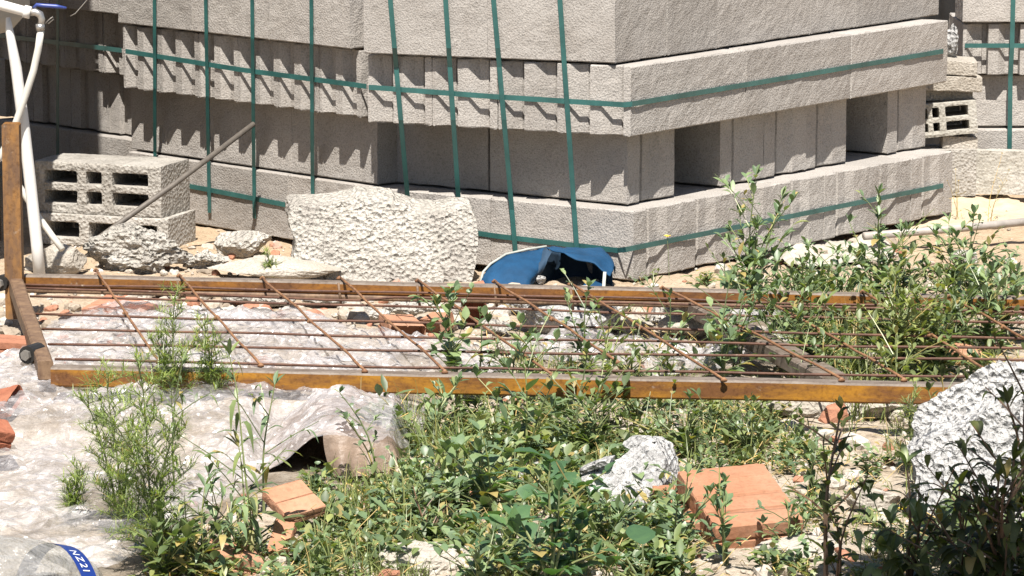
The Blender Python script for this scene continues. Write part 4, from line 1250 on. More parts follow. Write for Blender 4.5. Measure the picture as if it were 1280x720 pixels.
def clay_tile(P, w, d, h, rot, label, mat, seed, grooves=5, name='clay_tile', hollow=True):
    """broken hollow clay tile: ribbed top, open cells at its end"""
    mb = MB()
    n = 48
    prof = []
    for i in range(n + 1):
        y = -d / 2 + d * i / n
        z = h - (0.005 if (i * grooves // n) != ((i + 1) * grooves // n) else 0)
        prof.append((y, z))
    bm = bmesh.new()
    ring = [(-d / 2, 0.0), (-d / 2, h * 0.36), (-d / 2 + 0.004, h * 0.40), (-d / 2 + 0.004, h * 0.46), (-d / 2, h * 0.5)] + [(-d / 2, h * 0.93)] + prof[1:-1] + [(d / 2, h * .95), (d / 2, 0)]
    L = [bm.verts.new((-w / 2, y, z)) for y, z in ring]; Rr = [bm.verts.new((w / 2, y, z)) for y, z in ring]
    k = len(ring)
    for i in range(k): bm.faces.new((L[i], Rr[i], Rr[(i + 1) % k], L[(i + 1) % k]))
    bm.faces.new(L[::-1])
    cells = []
    if hollow:   # end wall with cells
        outer = Rr
        m = 3
        zc0, zc1 = h * 0.18, h * 0.82
        inner = []
        f = bm.faces.new(Rr)
        r = bmesh.ops.inset_region(bm, faces=[f], thickness=h * 0.16, depth=0)
        r2 = bmesh.ops.extrude_face_region(bm, geom=[f])
        bmesh.ops.translate(bm, vec=(-min(0.08, w * .4), 0, 0), verts=[g for g in r2['geom'] if isinstance(g, bmesh.types.BMVert)])
        try: bm.faces.remove(f)
        except Exception: pass
    else: bm.faces.new(Rr)
    bmesh.ops.recalc_face_normals(bm, faces=bm.faces[:])
    bm = refine(bm, 0.0006, seed, 0.012) if w > 0.06 else refine(bm, 0.0012, seed, 0.007)
    M_ = Matrix.Translation(P) @ Euler(rot).to_matrix().to_4x4()
    bmesh.ops.transform(bm, matrix=M_, verts=bm.verts[:])
    return bm_thing(bm, name, M[mat], label, 'clay tile', 'broken red clay tiles')
clay_tile(G(924, 668) + Vector((0.0, 0.02, 0.022)), 0.170, 0.26, 0.055, (R(12), R(-3), R(13)), 'broad red clay tile with ribbed top, lying left of the dark upright stalk', 'clay_ribbed', 91, 4)
clay_tile(G(872, 662) + Vector((-0.012, 0.06, 0.0)), 0.11, 0.20, 0.040, (R(9), R(3), R(14)), 'smaller red clay tile half hidden under the broad one\'s left side', 'clay_ribbed', 92, 4, 'clay_tile', False)
clay_tile(G(366, 668) + Vector((0.0, 0.03, 0.045)), 0.085, 0.095, 0.022, (R(22), R(-8), R(32)), 'bright orange clay fragment propped among the weeds below the plastic sheet', 'clay_pale', 93, 2, 'clay_tile', False)
clay_tile(G(352, 692) + Vector((0.0, 0.02, 0.012)), 0.040, 0.085, 0.02, (R(48), R(4), R(-15)), 'upright orange clay splinter below the bright orange fragment', 'clay_pale', 94, 1, 'clay_tile', False)
clay_tile(G(285, 712), 0.10, 0.08, 0.04, (R(10), R(14), R(20)), 'crumbled pinkish clay fragment at the bottom edge, left of the orange one', 'clay_pale', 95, 2, 'clay_tile', False)
clay_tile(G(14, 446) + Vector((0, 0, 0.008)), 0.085, 0.07, 0.035, (R(4), R(5), R(8)), 'orange clay fragment left of the frame\'s end bar', 'clay', 96, 2)
clay_tile(G(8, 520) + Vector((0, 0.02, 0.012)), 0.05, 0.09, 0.03, (R(20), R(-15), R(-20)), 'dark red clay fragment at the left edge on the plastic sheet', 'clay_dark', 97, 1)
clay_tile(G(5, 560) + Vector((-0.02, 0.0, 0.012)), 0.05, 0.06, 0.04, (R(20), R(15), R(30)), 'red clay corner at the left edge above the bottle', 'clay_dark', 98, 1)
clay_tile(G(150, 398) + Vector((0.0, 0.0, 0.005)), 0.15, 0.13, 0.03, (R(8), R(5), R(-25)), 'dusty pink clay tile under the plastic sheet at the frame\'s left end', 'clay', 99, 3, 'clay_tile', False)
clay_tile(G(500, 428) + Vector((0, 0.05, 0.004)), 0.11, 0.085, 0.042, (R(-4), R(6), R(-72)), 'dusty broken clay tile with an open cell, lying inside the frame', 'clay_pale', 100, 2)
clay_tile(G(548, 418) + Vector((0, 0.02, 0.004)), 0.07, 0.06, 0.04, (R(6), R(10), R(-120)), 'small dusty clay shard right of the broken tile inside the frame', 'clay_pale', 104, 1)
clay_tile(G(597, 410) + Vector((0, 0.03, 0.004)), 0.06, 0.055, 0.062, (R(12), R(-8), R(-95)), 'upright dark red clay piece with open cells inside the frame', 'clay_dark', 101, 1)
clay_tile(G(598, 388) + Vector((0, 0.0, 0.04)), 0.045, 0.05, 0.025, (R(15), R(-12), R(10)), 'small red clay cap lying on the upright dark clay piece', 'clay', 102, 1)
clay_tile(G(1195, 425) + Vector((0, 0, 0.0)), 0.09, 0.08, 0.03, (R(6), R(6), R(30)), 'sandy clay fragment behind the frame\'s right end', 'clay_pale', 103, 1, 'clay_tile', False)

# ------------------------------------------------------------------ gravel
def ico():
    bm = bmesh.new(); bmesh.ops.create_icosphere(bm, subdivisions=1, radius=1.0)
    v = [v.co.copy() for v in bm.verts]; f = [tuple(x.index for x in fc.verts) for fc in bm.faces]; bm.free(); return v, f
IV, IF = ico()
bm_ = bmesh.new(); bmesh.ops.create_icosphere(bm_, subdivisions=2, radius=1.0)
IV2 = [v.co.copy() for v in bm_.verts]; IF2 = [tuple(x.index for x in fc.verts) for fc in bm_.faces]; bm_.free()
def gravel():
    r = random.Random(5); mb = MB()
    def put(px, py, s, sink=0.35):
        p = G(px, py)
        fine_ = s > 0.012
        vs0, fs0 = (IV2, IF2) if fine_ else (IV, IF)
        S = Vector((r.uniform(.7, 1.4), r.uniform(.6, 1.2), r.uniform(.45, .9))) * s
        Eu = Euler((r.uniform(0, .6), r.uniform(0, .6), r.uniform(0, 6.28))).to_matrix()
        sd_ = r.uniform(0, 90); vs = []
        for v in vs0:
            q = v * (1 + 0.35 * noise.noise(v * 1.1 + Vector((sd_, 0, 0))) + (0.22 * noise.noise(v * 2.9 + Vector((0, sd_, 0))) if fine_ else 0))
            w = Eu @ Vector((q.x * S.x, q.y * S.y, q.z * S.z))
            vs.append(p + w + Vector((0, 0, S.z * (1 - sink) * 0.6)))
        t = r.random() ** 0.8
        mb.add(vs, fs0, min(1, t))
    for _ in range(1500): put(r.uniform(-20, 1300), r.uniform(350, 500), 0.003 + 0.010 * r.random() ** 2.5)
    for _ in range(900): put(r.uniform(560, 1300), r.uniform(490, 740), 0.003 + 0.010 * r.random() ** 2.5)
    for _ in range(500): put(r.uniform(200, 620), r.uniform(620, 740), 0.003 + 0.010 * r.random() ** 2.5)
    for _ in range(260): put(r.uniform(120, 880), r.uniform(366, 412), 0.010 + 0.022 * r.random() ** 2)
    for _ in range(160): put(r.uniform(-20, 340), r.uniform(372, 460), 0.008 + 0.02 * r.random() ** 2)
    for _ in range(90): put(r.uniform(880, 1290), r.uniform(330, 420), 0.006 + 0.016 * r.random() ** 2)
    for _ in range(110): put(r.uniform(900, 1290), r.uniform(500, 735), 0.008 + 0.02 * r.random() ** 2)
    for _ in range(80): put(r.uniform(480, 900), r.uniform(560, 735), 0.006 + 0.018 * r.random() ** 2)
    for _ in range(200): put(r.uniform(60, 420), r.uniform(306, 345), 0.004 + 0.012 * r.random() ** 2)
    for _ in range(240): put(r.uniform(200, 1290), r.uniform(255, 345), 0.002 + 0.006 * r.random() ** 2)
    for _ in range(60): put(r.uniform(960, 1130), r.uniform(308, 334), 0.008 + 0.02 * r.random() ** 2)
    o = mb.build('gravel', M['gravel'])
    tag(o, 'loose gravel and rubble crumbs scattered over the soil', 'gravel', kind='stuff')
gravel()

# ------------------------------------------------------------------ plants
def leaf(mb, base, d, up, L, W, bend, r, shape='lance', tint=None):
    """leaf along d (unit), folded slightly, bending down by 'bend'"""
    d = d.normalized(); s = d.cross(up)
    if s.length < 1e-4: s = d.orthogonal()
    s.normalize(); n = s.cross(d).normalized()
    prof = {'lance': [(0, .06), (.25, .75), (.5, 1.0), (.78, .62), (1, 0)], 'ovate': [(0, .1), (.2, .85), (.4, 1.0), (.72, .66), (1, 0)],
            'lobed': [(0, .08), (.14, .62), (.30, 1.0), (.42, .80), (.55, .86), (.75, .48), (1, 0)], 'long': [(0, .25), (.2, .8), (.45, 1.0), (.72, .75), (1, 0)]}[shape]
    vs = []; fs = []
    fold = r.uniform(0.12, 0.4)
    curl = r.uniform(-0.25, 0.25)
    for i, (t, w) in enumerate(prof):
        c = base + d * (L * t * (1 - 0.25 * bend * t)) - up * (bend * L * t * t * 0.75)
        c = c + s * (curl * L * t * t * 0.5)
        ww = W * 0.5 * w
        if i == len(prof) - 1: vs.append(c)
        else:
            vs += [c - s * ww + n * (ww * fold), c, c + s * ww + n * (ww * fold)]
    m = len(prof) - 1
    for i in range(m - 1):
        a = i * 3
        fs += [(a, a + 1, a + 4, a + 3), (a + 1, a + 2, a + 5, a + 4)]
    a = (m - 1) * 3
    fs += [(a, a + 1, a + 3), (a + 1, a + 2, a + 3)]
    mb.add(vs, fs, r.random() if tint is None else tint)
def stem_curve(p, h, lean, r, n=7, wob=0.03):
    ph = r.uniform(0, 6); pts = []
    for i in range(n + 1):
        t = i / n
        pts.append(p + Vector((lean.x * t * t + wob * h * math.sin(ph + t * 5) * t, lean.y * t * t + wob * h * math.cos(ph + t * 4) * t, h * t)))
    return pts
def along(pts, t):
    k = t * (len(pts) - 1); i = min(int(k), len(pts) - 2); return pts[i].lerp(pts[i + 1], k - i)
def rdir(r, elev):
    a = r.uniform(0, 2 * math.pi); return Vector((math.cos(a) * math.cos(elev), math.sin(a) * math.cos(elev), math.sin(elev)))
Z = Vector((0, 0, 1))
def grow_upright(st, fo, p, h, r, lean=Vector((0, 0, 0)), nst=3, L=0.045, W=0.014, shape='lance', dens=1.0, bend=0.4, spread=0.3, th=0.0028, t0=0.12):
    for k in range(nst):
        hh = h * (1 if k == 0 else r.uniform(0.5, 0.9))
        ln = lean + (Vector((0, 0, 0)) if k == 0 else Vector((r.uniform(-1, 1), r.uniform(-1, 1), 0)) * spread * h)
        pts = stem_curve(p + Vector((r.uniform(-1, 1), r.uniform(-1, 1), 0)) * 0.008 * (k > 0), hh, ln, r)
        st.tube(pts, [th * (1 - 0.65 * i / (len(pts) - 1)) for i in range(len(pts))], 5, False, r.random())
        n = max(4, int(hh / 0.016 * dens)); a = r.uniform(0, 6)
        for i in range(n):
            t = t0 + (1 - t0) * (i + r.random() * .6) / n
            a += 2.4 + r.uniform(-.4, .4)
            el = r.uniform(0.1, 0.9) + 0.4 * (t > .85)
            d = Vector((math.cos(a) * math.cos(el), math.sin(a) * math.cos(el), math.sin(el)))
            sz = (1.05 - 0.55 * t) * r.uniform(.7, 1.2)
            b = along(pts, min(1, t))
            if r.random() < 0.35 and t < 0.85:     # short side shoot
                q = b + d * L * r.uniform(.8, 1.8) + Z * L * .4
                st.tube([b, b.lerp(q, .5) + Z * .003, q], [th * .45, th * .4, th * .25], 4, False, r.random())
                for _ in range(4): leaf(fo, q + (b - q) * r.uniform(0, .5), (d + rdir(r, r.uniform(-.2, 1)) * .9), Z, L * sz * .75, W * sz * .75, bend * r.uniform(.3, 1.3), r, shape)
            leaf(fo, b, d, Z, L * sz, W * sz, bend * r.uniform(.2, 1.6), r, shape)
        for _ in range(4): leaf(fo, pts[-1], rdir(r, r.uniform(.5, 1.4)), Z, L * .5, W * .5, .2, r, shape)
def grow_feather(st, fo, p, h, r, lean=Vector((0, 0, 0)), nst=2, dens=1.0):
    for k in range(nst):
        hh = h * (1 if k == 0 else r.uniform(.55, .9))
        ln = lean * (1 if k == 0 else .5) + (Vector((0, 0, 0)) if k == 0 else Vector((r.uniform(-1, 1), r.uniform(-1, 1), 0)) * .25 * h)
        pts = stem_curve(p, hh, ln, r)
        st.tube(pts, [0.0030 * (1 - .7 * i / (len(pts) - 1)) for i in range(len(pts))], 5, False, r.random())
        n = int(hh / 0.010 * dens); a = r.uniform(0, 6)
        for i in range(n):
            t = .12 + .86 * i / n; a += 2.4 + r.uniform(-.5, .5)
            b = along(pts, t)
            bl = hh * r.uniform(.16, .36) * (1.15 - .7 * t)
            el = r.uniform(.25, .95)
            d = Vector((math.cos(a) * math.cos(el), math.sin(a) * math.cos(el), math.sin(el)))
            e = b + d * bl - Z * bl * .15
            st.tube([b, b.lerp(e, .5) + Z * bl * .06, e], [.0010, .0008, .0005], 3, False, r.random())
            for _ in range(int(16 + bl / .003)):
                u = r.uniform(.15, 1); c = b.lerp(e, u) + Z * (bl * .06 * 4 * u * (1 - u))
                dd = (d * .55 + rdir(r, r.uniform(-.5, .9)) * 1.0).normalized()
                l_ = r.uniform(.014, .040); s_ = dd.cross(Z).normalized() if abs(dd.z) < .95 else Vector((1, 0, 0))
                w = r.uniform(.0006, .0011)
                m = c + dd * l_ * .5 + Z * .001
                fo.add([c - s_ * w * .6, c + s_ * w * .6, m + s_ * w, m - s_ * w, c + dd * l_ - Z * l_ * .12], [(0, 1, 2, 3), (3, 2, 4)], r.random())
def grow_grass(fo, p, h, r, n=26, w=0.0035, spread=.6, lean=Vector((0, 0, 0)), rad=0.02):
    for _ in range(n):
        b = p + Vector((r.uniform(-1, 1), r.uniform(-1, 1), 0)) * rad
        hh = h * r.uniform(.45, 1.05); a = r.uniform(0, 6.28); sp = r.uniform(.1, spread)
        o = Vector((math.cos(a), math.sin(a), 0)) * hh * sp + lean * hh
        side = Vector((-math.sin(a), math.cos(a), 0)); vs = []; fs = []
        for i in range(5):
            t = i / 4; c = b + o * (t ** 1.8) + Z * hh * (t - .28 * sp * t * t * 1.6)
            ww = w * (1 - .85 * t) * .5 * (1 if i else .7)
            vs += [c - side * ww, c + side * ww]
            if i: fs.append((2 * i - 2, 2 * i - 1, 2 * i + 1, 2 * i))
        fo.add(vs, fs, r.random())
def grow_broad(st, fo, p, h, r, n=12, L=0.08, W=0.06, shape='lobed'):
    for k in range(n):
        el = r.uniform(.35, 1.3); d = rdir(r, el); pl = h * r.uniform(.55, 1.0)
        e = p + d * pl
        st.tube([p, p.lerp(e, .5) + Z * pl * .06, e], [.0026, .0020, .0014], 5, False, r.random())
        dd = Vector((d.x, d.y, r.uniform(-.25, .3)))
        leaf(fo, e, dd, Z, L * r.uniform(.55, 1.15), W * r.uniform(.6, 1.1), r.uniform(.1, .6), r, shape)
GW = 'weeds growing through the rubble'
def weed(px, py, hpx, kind, label, name='weed', leafm='leaf_mid', stemm='stem_green', seed=None, lean=(0, 0), z=0.0, **kw):
    if kind == 'upright' and 480 < px < 1300:
        if 470 <= py < 600 and px < 1200: hpx *= 1.2
        if 360 < py < 485 and px > 930: hpx *= 1.1; kw['nst'] = kw.get('nst', 3) + 2
    p = G(px, py, z); s = p.y / F; h = hpx * s * 1.02
    r = random.Random(seed if seed is not None else int(px * 7 + py * 13))
    st, fo = MB(), MB(); o = Vector((0, 0, 0)); ln = Vector((lean[0] * s, lean[1] * s, 0))
    if kind == 'upright':
        kw['L'] = kw.get('L', .045) * 1.25; kw['W'] = kw.get('W', .014) * 1.55; kw['dens'] = kw.get('dens', 1.0) * 1.45
        grow_upright(st, fo, o, h, r, ln, **kw)
    elif kind == 'feather': grow_feather(st, fo, o, h, r, ln, **kw)
    elif kind == 'grass': grow_grass(fo, o, h, r, lean=Vector((lean[0] / hpx, 0, 0)), **kw)
    elif kind == 'broad': grow_broad(st, fo, o, h, r, **kw)
    t = thing(name, label, 'plant', p - Z * .006, GW)
    f = fo.build('foliage', M[leafm], None, True); f.parent = t
    if st.v:
        g = st.build('stem', M[stemm]); g.parent = t
    return t
# --- left foreground
weed(196, 716, 275, 'feather', 'tallest feathery weed, its tip reaching the front bar at the left', leafm='leaf_fine', lean=(-30, 10), nst=3, dens=.95)
weed(150, 668, 225, 'feather', 'feathery weed just left of the tallest one, in front of the plastic sheet', leafm='leaf_fine', lean=(-10, 5), nst=3, dens=1.0)
weed(96, 650, 75, 'feather', 'low feathery weed above the bottle\'s blue band', leafm='leaf_fine', nst=3, dens=1.3)
weed(218, 640, 195, 'upright', 'slim weed with sparse drooping narrow leaves, right of the feathery weeds', leafm='leaf_mid', lean=(8, 0), nst=1, L=.05, W=.008, dens=.5, bend=.9, t0=.3)
weed(318, 705, 268, 'upright', 'tall slim weed with long dark drooping leaves, crossing the front bar', leafm='leaf_mid', lean=(-38, 10), nst=2, L=.07, W=.011, dens=.55, bend=1.1, spread=.12, t0=.1)
weed(330, 640, 165, 'upright', 'thin weed with long leaves standing before the plastic sheet\'s dark gap', leafm='leaf_grey', lean=(10, 0), nst=1, L=.06, W=.010, dens=.5, bend=.8)
weed(205, 726, 95, 'upright', 'leafy weed low at the bottom edge, right of the bottle', leafm='leaf_mid', nst=5, L=.055, W=.016, dens=.9, spread=.5)
weed(255, 722, 120, 'upright', 'long leaved weed at the bottom edge between the bottle and the clay', leafm='leaf_grey', nst=4, L=.06, W=.012, dens=.7, spread=.5, bend=.9)
weed(300, 690, 70, 'broad', 'yellow green leaf rosette at the foot of the tall slim weed', leafm='leaf_fresh', n=8, L=.07, W=.030, shape='long')
weed(215, 500, 145, 'feather', 'feathery weed with yellow green tips growing up through the frame\'s left part', leafm='leaf_fine', lean=(10, 20), nst=4, dens=.9)
weed(265, 500, 110, 'feather', 'second feathery weed right beside the yellow green one in the frame', leafm='leaf_fine', lean=(-16, 10), nst=3, dens=.9)
weed(182, 492, 45, 'grass', 'yellow green grass tuft draped over the front bar\'s left end', 'grass_tuft', 'leaf_fresh', n=30, spread=1.2)
weed(338, 352, 48, 'feather', 'thin sprig standing at the back bar in front of the flat pale slab', leafm='leaf_fine', lean=(-4, 0), nst=4, dens=.5)
weed(472, 612, 128, 'upright', 'olive sprig with small leaves leaning left over the plastic sheet', leafm='leaf_grey', lean=(-44, 0), nst=2, L=.032, W=.012, dens=.6, spread=.2)
weed(440, 640, 80, 'grass', 'grass tuft with bright blades left of the weed thicket', 'grass_tuft', 'leaf_fresh', n=40, spread=.9)
weed(400, 650, 52, 'grass', 'small grass tuft behind the orange clay fragment', 'grass_tuft', 'leaf_fresh', n=26, spread=.9)
# --- weed thicket below the front bar
weed(560, 590, 118, 'grass', 'wide tuft of bright grass just below the front bar', 'grass_tuft', 'leaf_fresh', n=90, spread=1.1, rad=.05, w=.004)
weed(515, 560, 60, 'grass', 'grass tuft at the plastic sheet\'s right edge', 'grass_tuft', 'leaf_fresh', n=50, spread=1.1, rad=.04)
weed(620, 585, 80, 'upright', 'bushy yellow green weed under the middle of the front bar', leafm='leaf_fresh', nst=7, L=.04, W=.009, dens=1, spread=.8)
weed(570, 640, 95, 'upright', 'grey green bushy weed left of the big leaves', leafm='leaf_grey', nst=7, L=.045, W=.018, dens=.9, spread=.8)
weed(505, 660, 85, 'upright', 'tangled grey weed above the flat sandy stone', leafm='leaf_grey', nst=7, L=.035, W=.011, dens=.9, spread=.9)
weed(700, 640, 110, 'broad', 'broad leaved weed with dark lobed leaves in the middle of the thicket', leafm='leaf_broad', n=10, L=.075, W=.055)
weed(640, 690, 85, 'broad', 'broad leaved weed with a pale heart shaped leaf facing the camera', leafm='leaf_broad', n=10, L=.08, W=.06, shape='ovate')
weed(690, 745, 175, 'upright', 'stout leafy weed rising at the bottom edge left of the speckled stone', leafm='leaf_broad', nst=4, L=.055, W=.026, dens=.55, spread=.35, shape='lobed', th=.004)
weed(805, 735, 70, 'broad', 'broad leaf spreading at the bottom edge below the speckled stone', leafm='leaf_broad', n=9, L=.09, W=.06, shape='ovate')
weed(600, 735, 70, 'upright', 'low leafy weed right of the flat sandy stone', leafm='leaf_grey', nst=6, L=.045, W=.018, dens=.9, spread=.9)
weed(745, 575, 80, 'upright', 'leafy weed behind the speckled stone, under the front bar', leafm='leaf_mid', nst=6, L=.045, W=.014, dens=.9, spread=.7)
weed(860, 575, 70, 'upright', 'low leafy weed behind the clay tiles', leafm='leaf_mid', nst=7, L=.035, W=.014, dens=.9, spread=1.1)
weed(940, 572, 62, 'upright', 'low weed above the broad clay tile\'s right end', leafm='leaf_mid', nst=6, L=.035, W=.013, dens=.9, spread=1.1)
weed(850, 690, 105, 'upright', 'leafy sprig crossing the small clay tile', leafm='leaf_grey', lean=(8, 0), nst=4, L=.04, W=.015, dens=.6, spread=.5)
weed(905, 705, 128, 'upright', 'upright sprig in front of the broad clay tile', leafm='leaf_grey', lean=(-6, 0), nst=3, L=.04, W=.014, dens=.5, spread=.3)
weed(985, 690, 62, 'upright', 'small leafy weed at the broad clay tile\'s right corner', leafm='leaf_grey', nst=4, L=.035, W=.011, dens=.9, spread=.6)
weed(1015, 620, 60, 'upright', 'small grey weed between the clay tile and the dark stalk', leafm='leaf_grey', nst=4, L=.045, W=.014, dens=.7, spread=.6)
weed(760, 690, 70, 'upright', 'grey leafy weed in front of the speckled stone', leafm='leaf_grey', nst=6, L=.045, W=.018, dens=.8, spread=.8)
weed(540, 560, 70, 'upright', 'olive weed leaning right out of the grass tuft below the front bar', leafm='leaf_grey', lean=(30, 0), nst=3, L=.04, W=.012, dens=.6, spread=.5)
weed(660, 590, 130, 'upright', 'tall loose weed whose tips cross the front bar above the broad leaves', leafm='leaf_grey', lean=(-10, 0), nst=3, L=.055, W=.018, dens=.5, spread=.4)
weed(720, 560, 105, 'upright', 'loose weed crossing the front bar left of the speckled stone', leafm='leaf_mid', lean=(12, 0), nst=3, L=.055, W=.016, dens=.5, spread=.45)
weed(795, 540, 80, 'upright', 'weed with fresh tips crossing the front bar above the speckled stone', leafm='leaf_fresh', lean=(8, 0), nst=3, L=.05, W=.014, dens=.5, spread=.5)
weed(615, 650, 120, 'upright', 'leggy weed with big grey leaves left of the dark lobed leaves', leafm='leaf_grey', lean=(-16, 0), nst=4, L=.06, W=.024, dens=.5, spread=.4, shape='ovate')
weed(535, 690, 90, 'upright', 'wiry reddish weed behind the flat sandy stone', leafm='leaf_grey', stemm='stem_red', lean=(-20, 0), nst=5, L=.03, W=.009, dens=.6, spread=.7)
weed(720, 735, 120, 'upright', 'leggy big leaved weed at the bottom edge under the speckled stone', leafm='leaf_broad', lean=(14, 0), nst=3, L=.065, W=.028, dens=.5, spread=.4, shape='lobed', th=.0035)
weed(880, 550, 60, 'grass', 'loose grass tuft under the front bar above the broad clay tile', 'grass_tuft', 'leaf_fresh', n=45, spread=1.2, rad=.05)
weed(980, 520, 62, 'grass', 'thin grass tuft beside the pale stone below the front bar', 'grass_tuft', 'leaf_fresh', n=24, spread=1.0, rad=.03)
# --- inside the frame
weed(572, 498, 112, 'upright', 'grey green leafy weed standing at the front bar near the clay pieces', leafm='leaf_grey', lean=(-12, 0), nst=3, L=.055, W=.024, dens=.55, spread=.2, shape='ovate')
weed(600, 500, 95, 'upright', 'slim weed right beside the grey green one at the front bar', leafm='leaf_grey', nst=2, L=.03, W=.012, dens=.7, spread=.2)
weed(690, 482, 72, 'grass', 'pale grass tuft inside the frame in front of the white boulder', 'grass_tuft', 'leaf_fresh', n=70, spread=1.2, rad=.05)
weed(730, 480, 105, 'upright', 'upright weed with a dark top leaf inside the frame', leafm='leaf_grey', lean=(6, 0), nst=3, L=.045, W=.018, dens=.6, spread=.3)
weed(665, 500, 70, 'upright', 'dark leaved weed in front of the bar below the white boulder', leafm='leaf_grey', nst=3, L=.05, W=.02, dens=.6, spread=.4)
weed(790, 488, 70, 'upright', 'yellow green weed at the front bar, middle of the frame', leafm='leaf_fresh', nst=5, L=.04, W=.010, dens=.9, spread=.8)
weed(835, 476, 92, 'upright', 'slim leafy weed left of the frame\'s cross member', leafm='leaf_grey', nst=3, L=.045, W=.015, dens=.5, spread=.4)
weed(903, 480, 108, 'upright', 'leafy weed with large grey leaves over the frame\'s cross member', leafm='leaf_grey', lean=(4, 0), nst=3, L=.055, W=.022, dens=.5, spread=.3)
weed(805, 420, 85, 'upright', 'thin pale seedling rising past the back bar to the middle pack', leafm='leaf_fresh', lean=(20, 0), nst=1, L=.02, W=.007, dens=.6)
weed(690, 312, 22, 'upright', 'tiny green seedling rising behind the blue bag', leafm='leaf_fresh', nst=3, L=.02, W=.008, dens=.8)
weed(1010, 470, 90, 'upright', 'bushy green weed inside the frame right of the cross member', leafm='leaf_mid', nst=7, L=.05, W=.014, dens=.9, spread=.6)
weed(1060, 480, 110, 'grass', 'tall yellow green grass tuft hanging over the front bar', 'grass_tuft', 'leaf_fresh', n=90, spread=1.1, rad=.06, w=.004)
weed(1115, 478, 105, 'upright', 'dense green weed inside the frame\'s right part', leafm='leaf_fresh', nst=9, L=.05, W=.014, dens=1, spread=.7)
weed(1170, 474, 100, 'upright', 'dense leafy weed left of the big white stone\'s top', leafm='leaf_mid', nst=8, L=.05, W=.015, dens=1, spread=.6)
weed(1065, 430, 85, 'grass', 'dry straw tuft inside the frame behind the green grass', 'grass_tuft', 'dry', n=60, spread=1.2, rad=.05, w=.002)
weed(980, 430, 70, 'upright', 'leafy weed at the back bar behind the cross member', leafm='leaf_grey', nst=5, L=.045, W=.014, dens=.8, spread=.6)
weed(1235, 440, 95, 'upright', 'dark leafy weed inside the frame near the right edge', leafm='leaf_grey', nst=5, L=.06, W=.018, dens=.6, spread=.5)
weed(920, 470, 125, 'upright', 'tall loose weed rising from the front bar past the cross member to the back bar', leafm='leaf_grey', lean=(20, 0), nst=3, L=.05, W=.017, dens=.55, spread=.35)
weed(1000, 420, 88, 'upright', 'leafy weed whose top hides the back bar, right of the cross member', leafm='leaf_mid', lean=(6, 0), nst=6, L=.05, W=.016, dens=.7, spread=.5)
weed(1050, 415, 95, 'upright', 'grey leafy weed spilling over the back bar near the white rag', leafm='leaf_grey', lean=(-8, 0), nst=6, L=.055, W=.016, dens=.7, spread=.5)
weed(1120, 430, 90, 'upright', 'yellowish weed reaching over the back bar below the conduit', leafm='leaf_fresh', nst=6, L=.05, W=.014, dens=.8, spread=.5)
weed(1190, 440, 95, 'upright', 'bushy weed reaching over the back bar at the grate\'s right part', leafm='leaf_mid', nst=6, L=.055, W=.016, dens=.7, spread=.5)
weed(1255, 420, 80, 'upright', 'grey weed over the back bar at the right edge of the picture', leafm='leaf_grey', nst=5, L=.055, W=.018, dens=.6, spread=.5)
weed(1085, 520, 90, 'grass', 'bright grass tuft hiding the front bar left of the big white stone', 'grass_tuft', 'leaf_fresh', n=70, spread=1.1, rad=.05, w=.004)
weed(1120, 515, 85, 'upright', 'yellow green weed hiding the front bar\'s right end', leafm='leaf_fresh', nst=6, L=.05, W=.013, dens=.7, spread=.5)
weed(1030, 500, 70, 'upright', 'sparse weed in front of the front bar above the dark stalk', leafm='leaf_mid', nst=4, L=.045, W=.013, dens=.6, spread=.6)
weed(640, 520, 100, 'upright', 'loose weed crossing the front bar below the upright red clay piece', leafm='leaf_grey', lean=(8, 0), nst=3, L=.055, W=.019, dens=.5, spread=.4)
weed(760, 505, 110, 'upright', 'slim seedling crossing the front bar below the white boulder', leafm='leaf_fresh', lean=(-10, 0), nst=2, L=.04, W=.012, dens=.6, spread=.3)
weed(850, 500, 62, 'grass', 'yellowish grass tuft across the front bar left of the cross member', 'grass_tuft', 'leaf_fresh', n=40, spread=1.1, rad=.04)
# --- behind the back bar
weed(938, 398, 165, 'upright', 'tall leafy weed standing before the middle pack\'s bottom row', leafm='leaf_grey', lean=(0, 0), nst=4, L=.06, W=.017, dens=.75, spread=.3)
weed(905, 380, 60, 'upright', 'low weed left of the tall one before the pack', leafm='leaf_grey', nst=4, L=.045, W=.012, dens=.7, spread=.5)
weed(1010, 388, 75, 'upright', 'low weed in front of the white rag', leafm='leaf_grey', nst=5, L=.05, W=.012, dens=.8, spread=.5)
weed(1095, 392, 140, 'upright', 'tall leafy weed beside the white rag, before the conduit', leafm='leaf_grey', lean=(6, 0), nst=5, L=.055, W=.016, dens=.7, spread=.35)
weed(1125, 385, 90, 'upright', 'bushy weed right of the tall one beside the rag', leafm='leaf_grey', nst=5, L=.05, W=.016, dens=.9, spread=.5)
weed(1212, 388, 112, 'upright', 'leafy weed standing on the sand in front of the conduit', leafm='leaf_grey', nst=5, L=.06, W=.018, dens=.75, spread=.35)
weed(1185, 390, 80, 'upright', 'low bushy weed left of the one before the conduit', leafm='leaf_mid', nst=5, L=.05, W=.014, dens=.9, spread=.5)
weed(1262, 385, 60, 'upright', 'sparse weed on the sand at the right edge', leafm='leaf_grey', nst=4, L=.04, W=.012, dens=.7, spread=.5)
weed(1195, 280, 70, 'upright', 'bare thin dry stalks in front of the canvas sheet', 'dry_stalk', 'dry', 'dry', nst=3, L=.012, W=.003, dens=.25, spread=.25, th=.0012)
weed(1235, 285, 95, 'upright', 'bare dry stalk in front of the kerb slab and far pack\'s strap', 'dry_stalk', 'dry', 'dry', lean=(14, 0), nst=3, L=.012, W=.003, dens=.2, spread=.2, th=.0012)
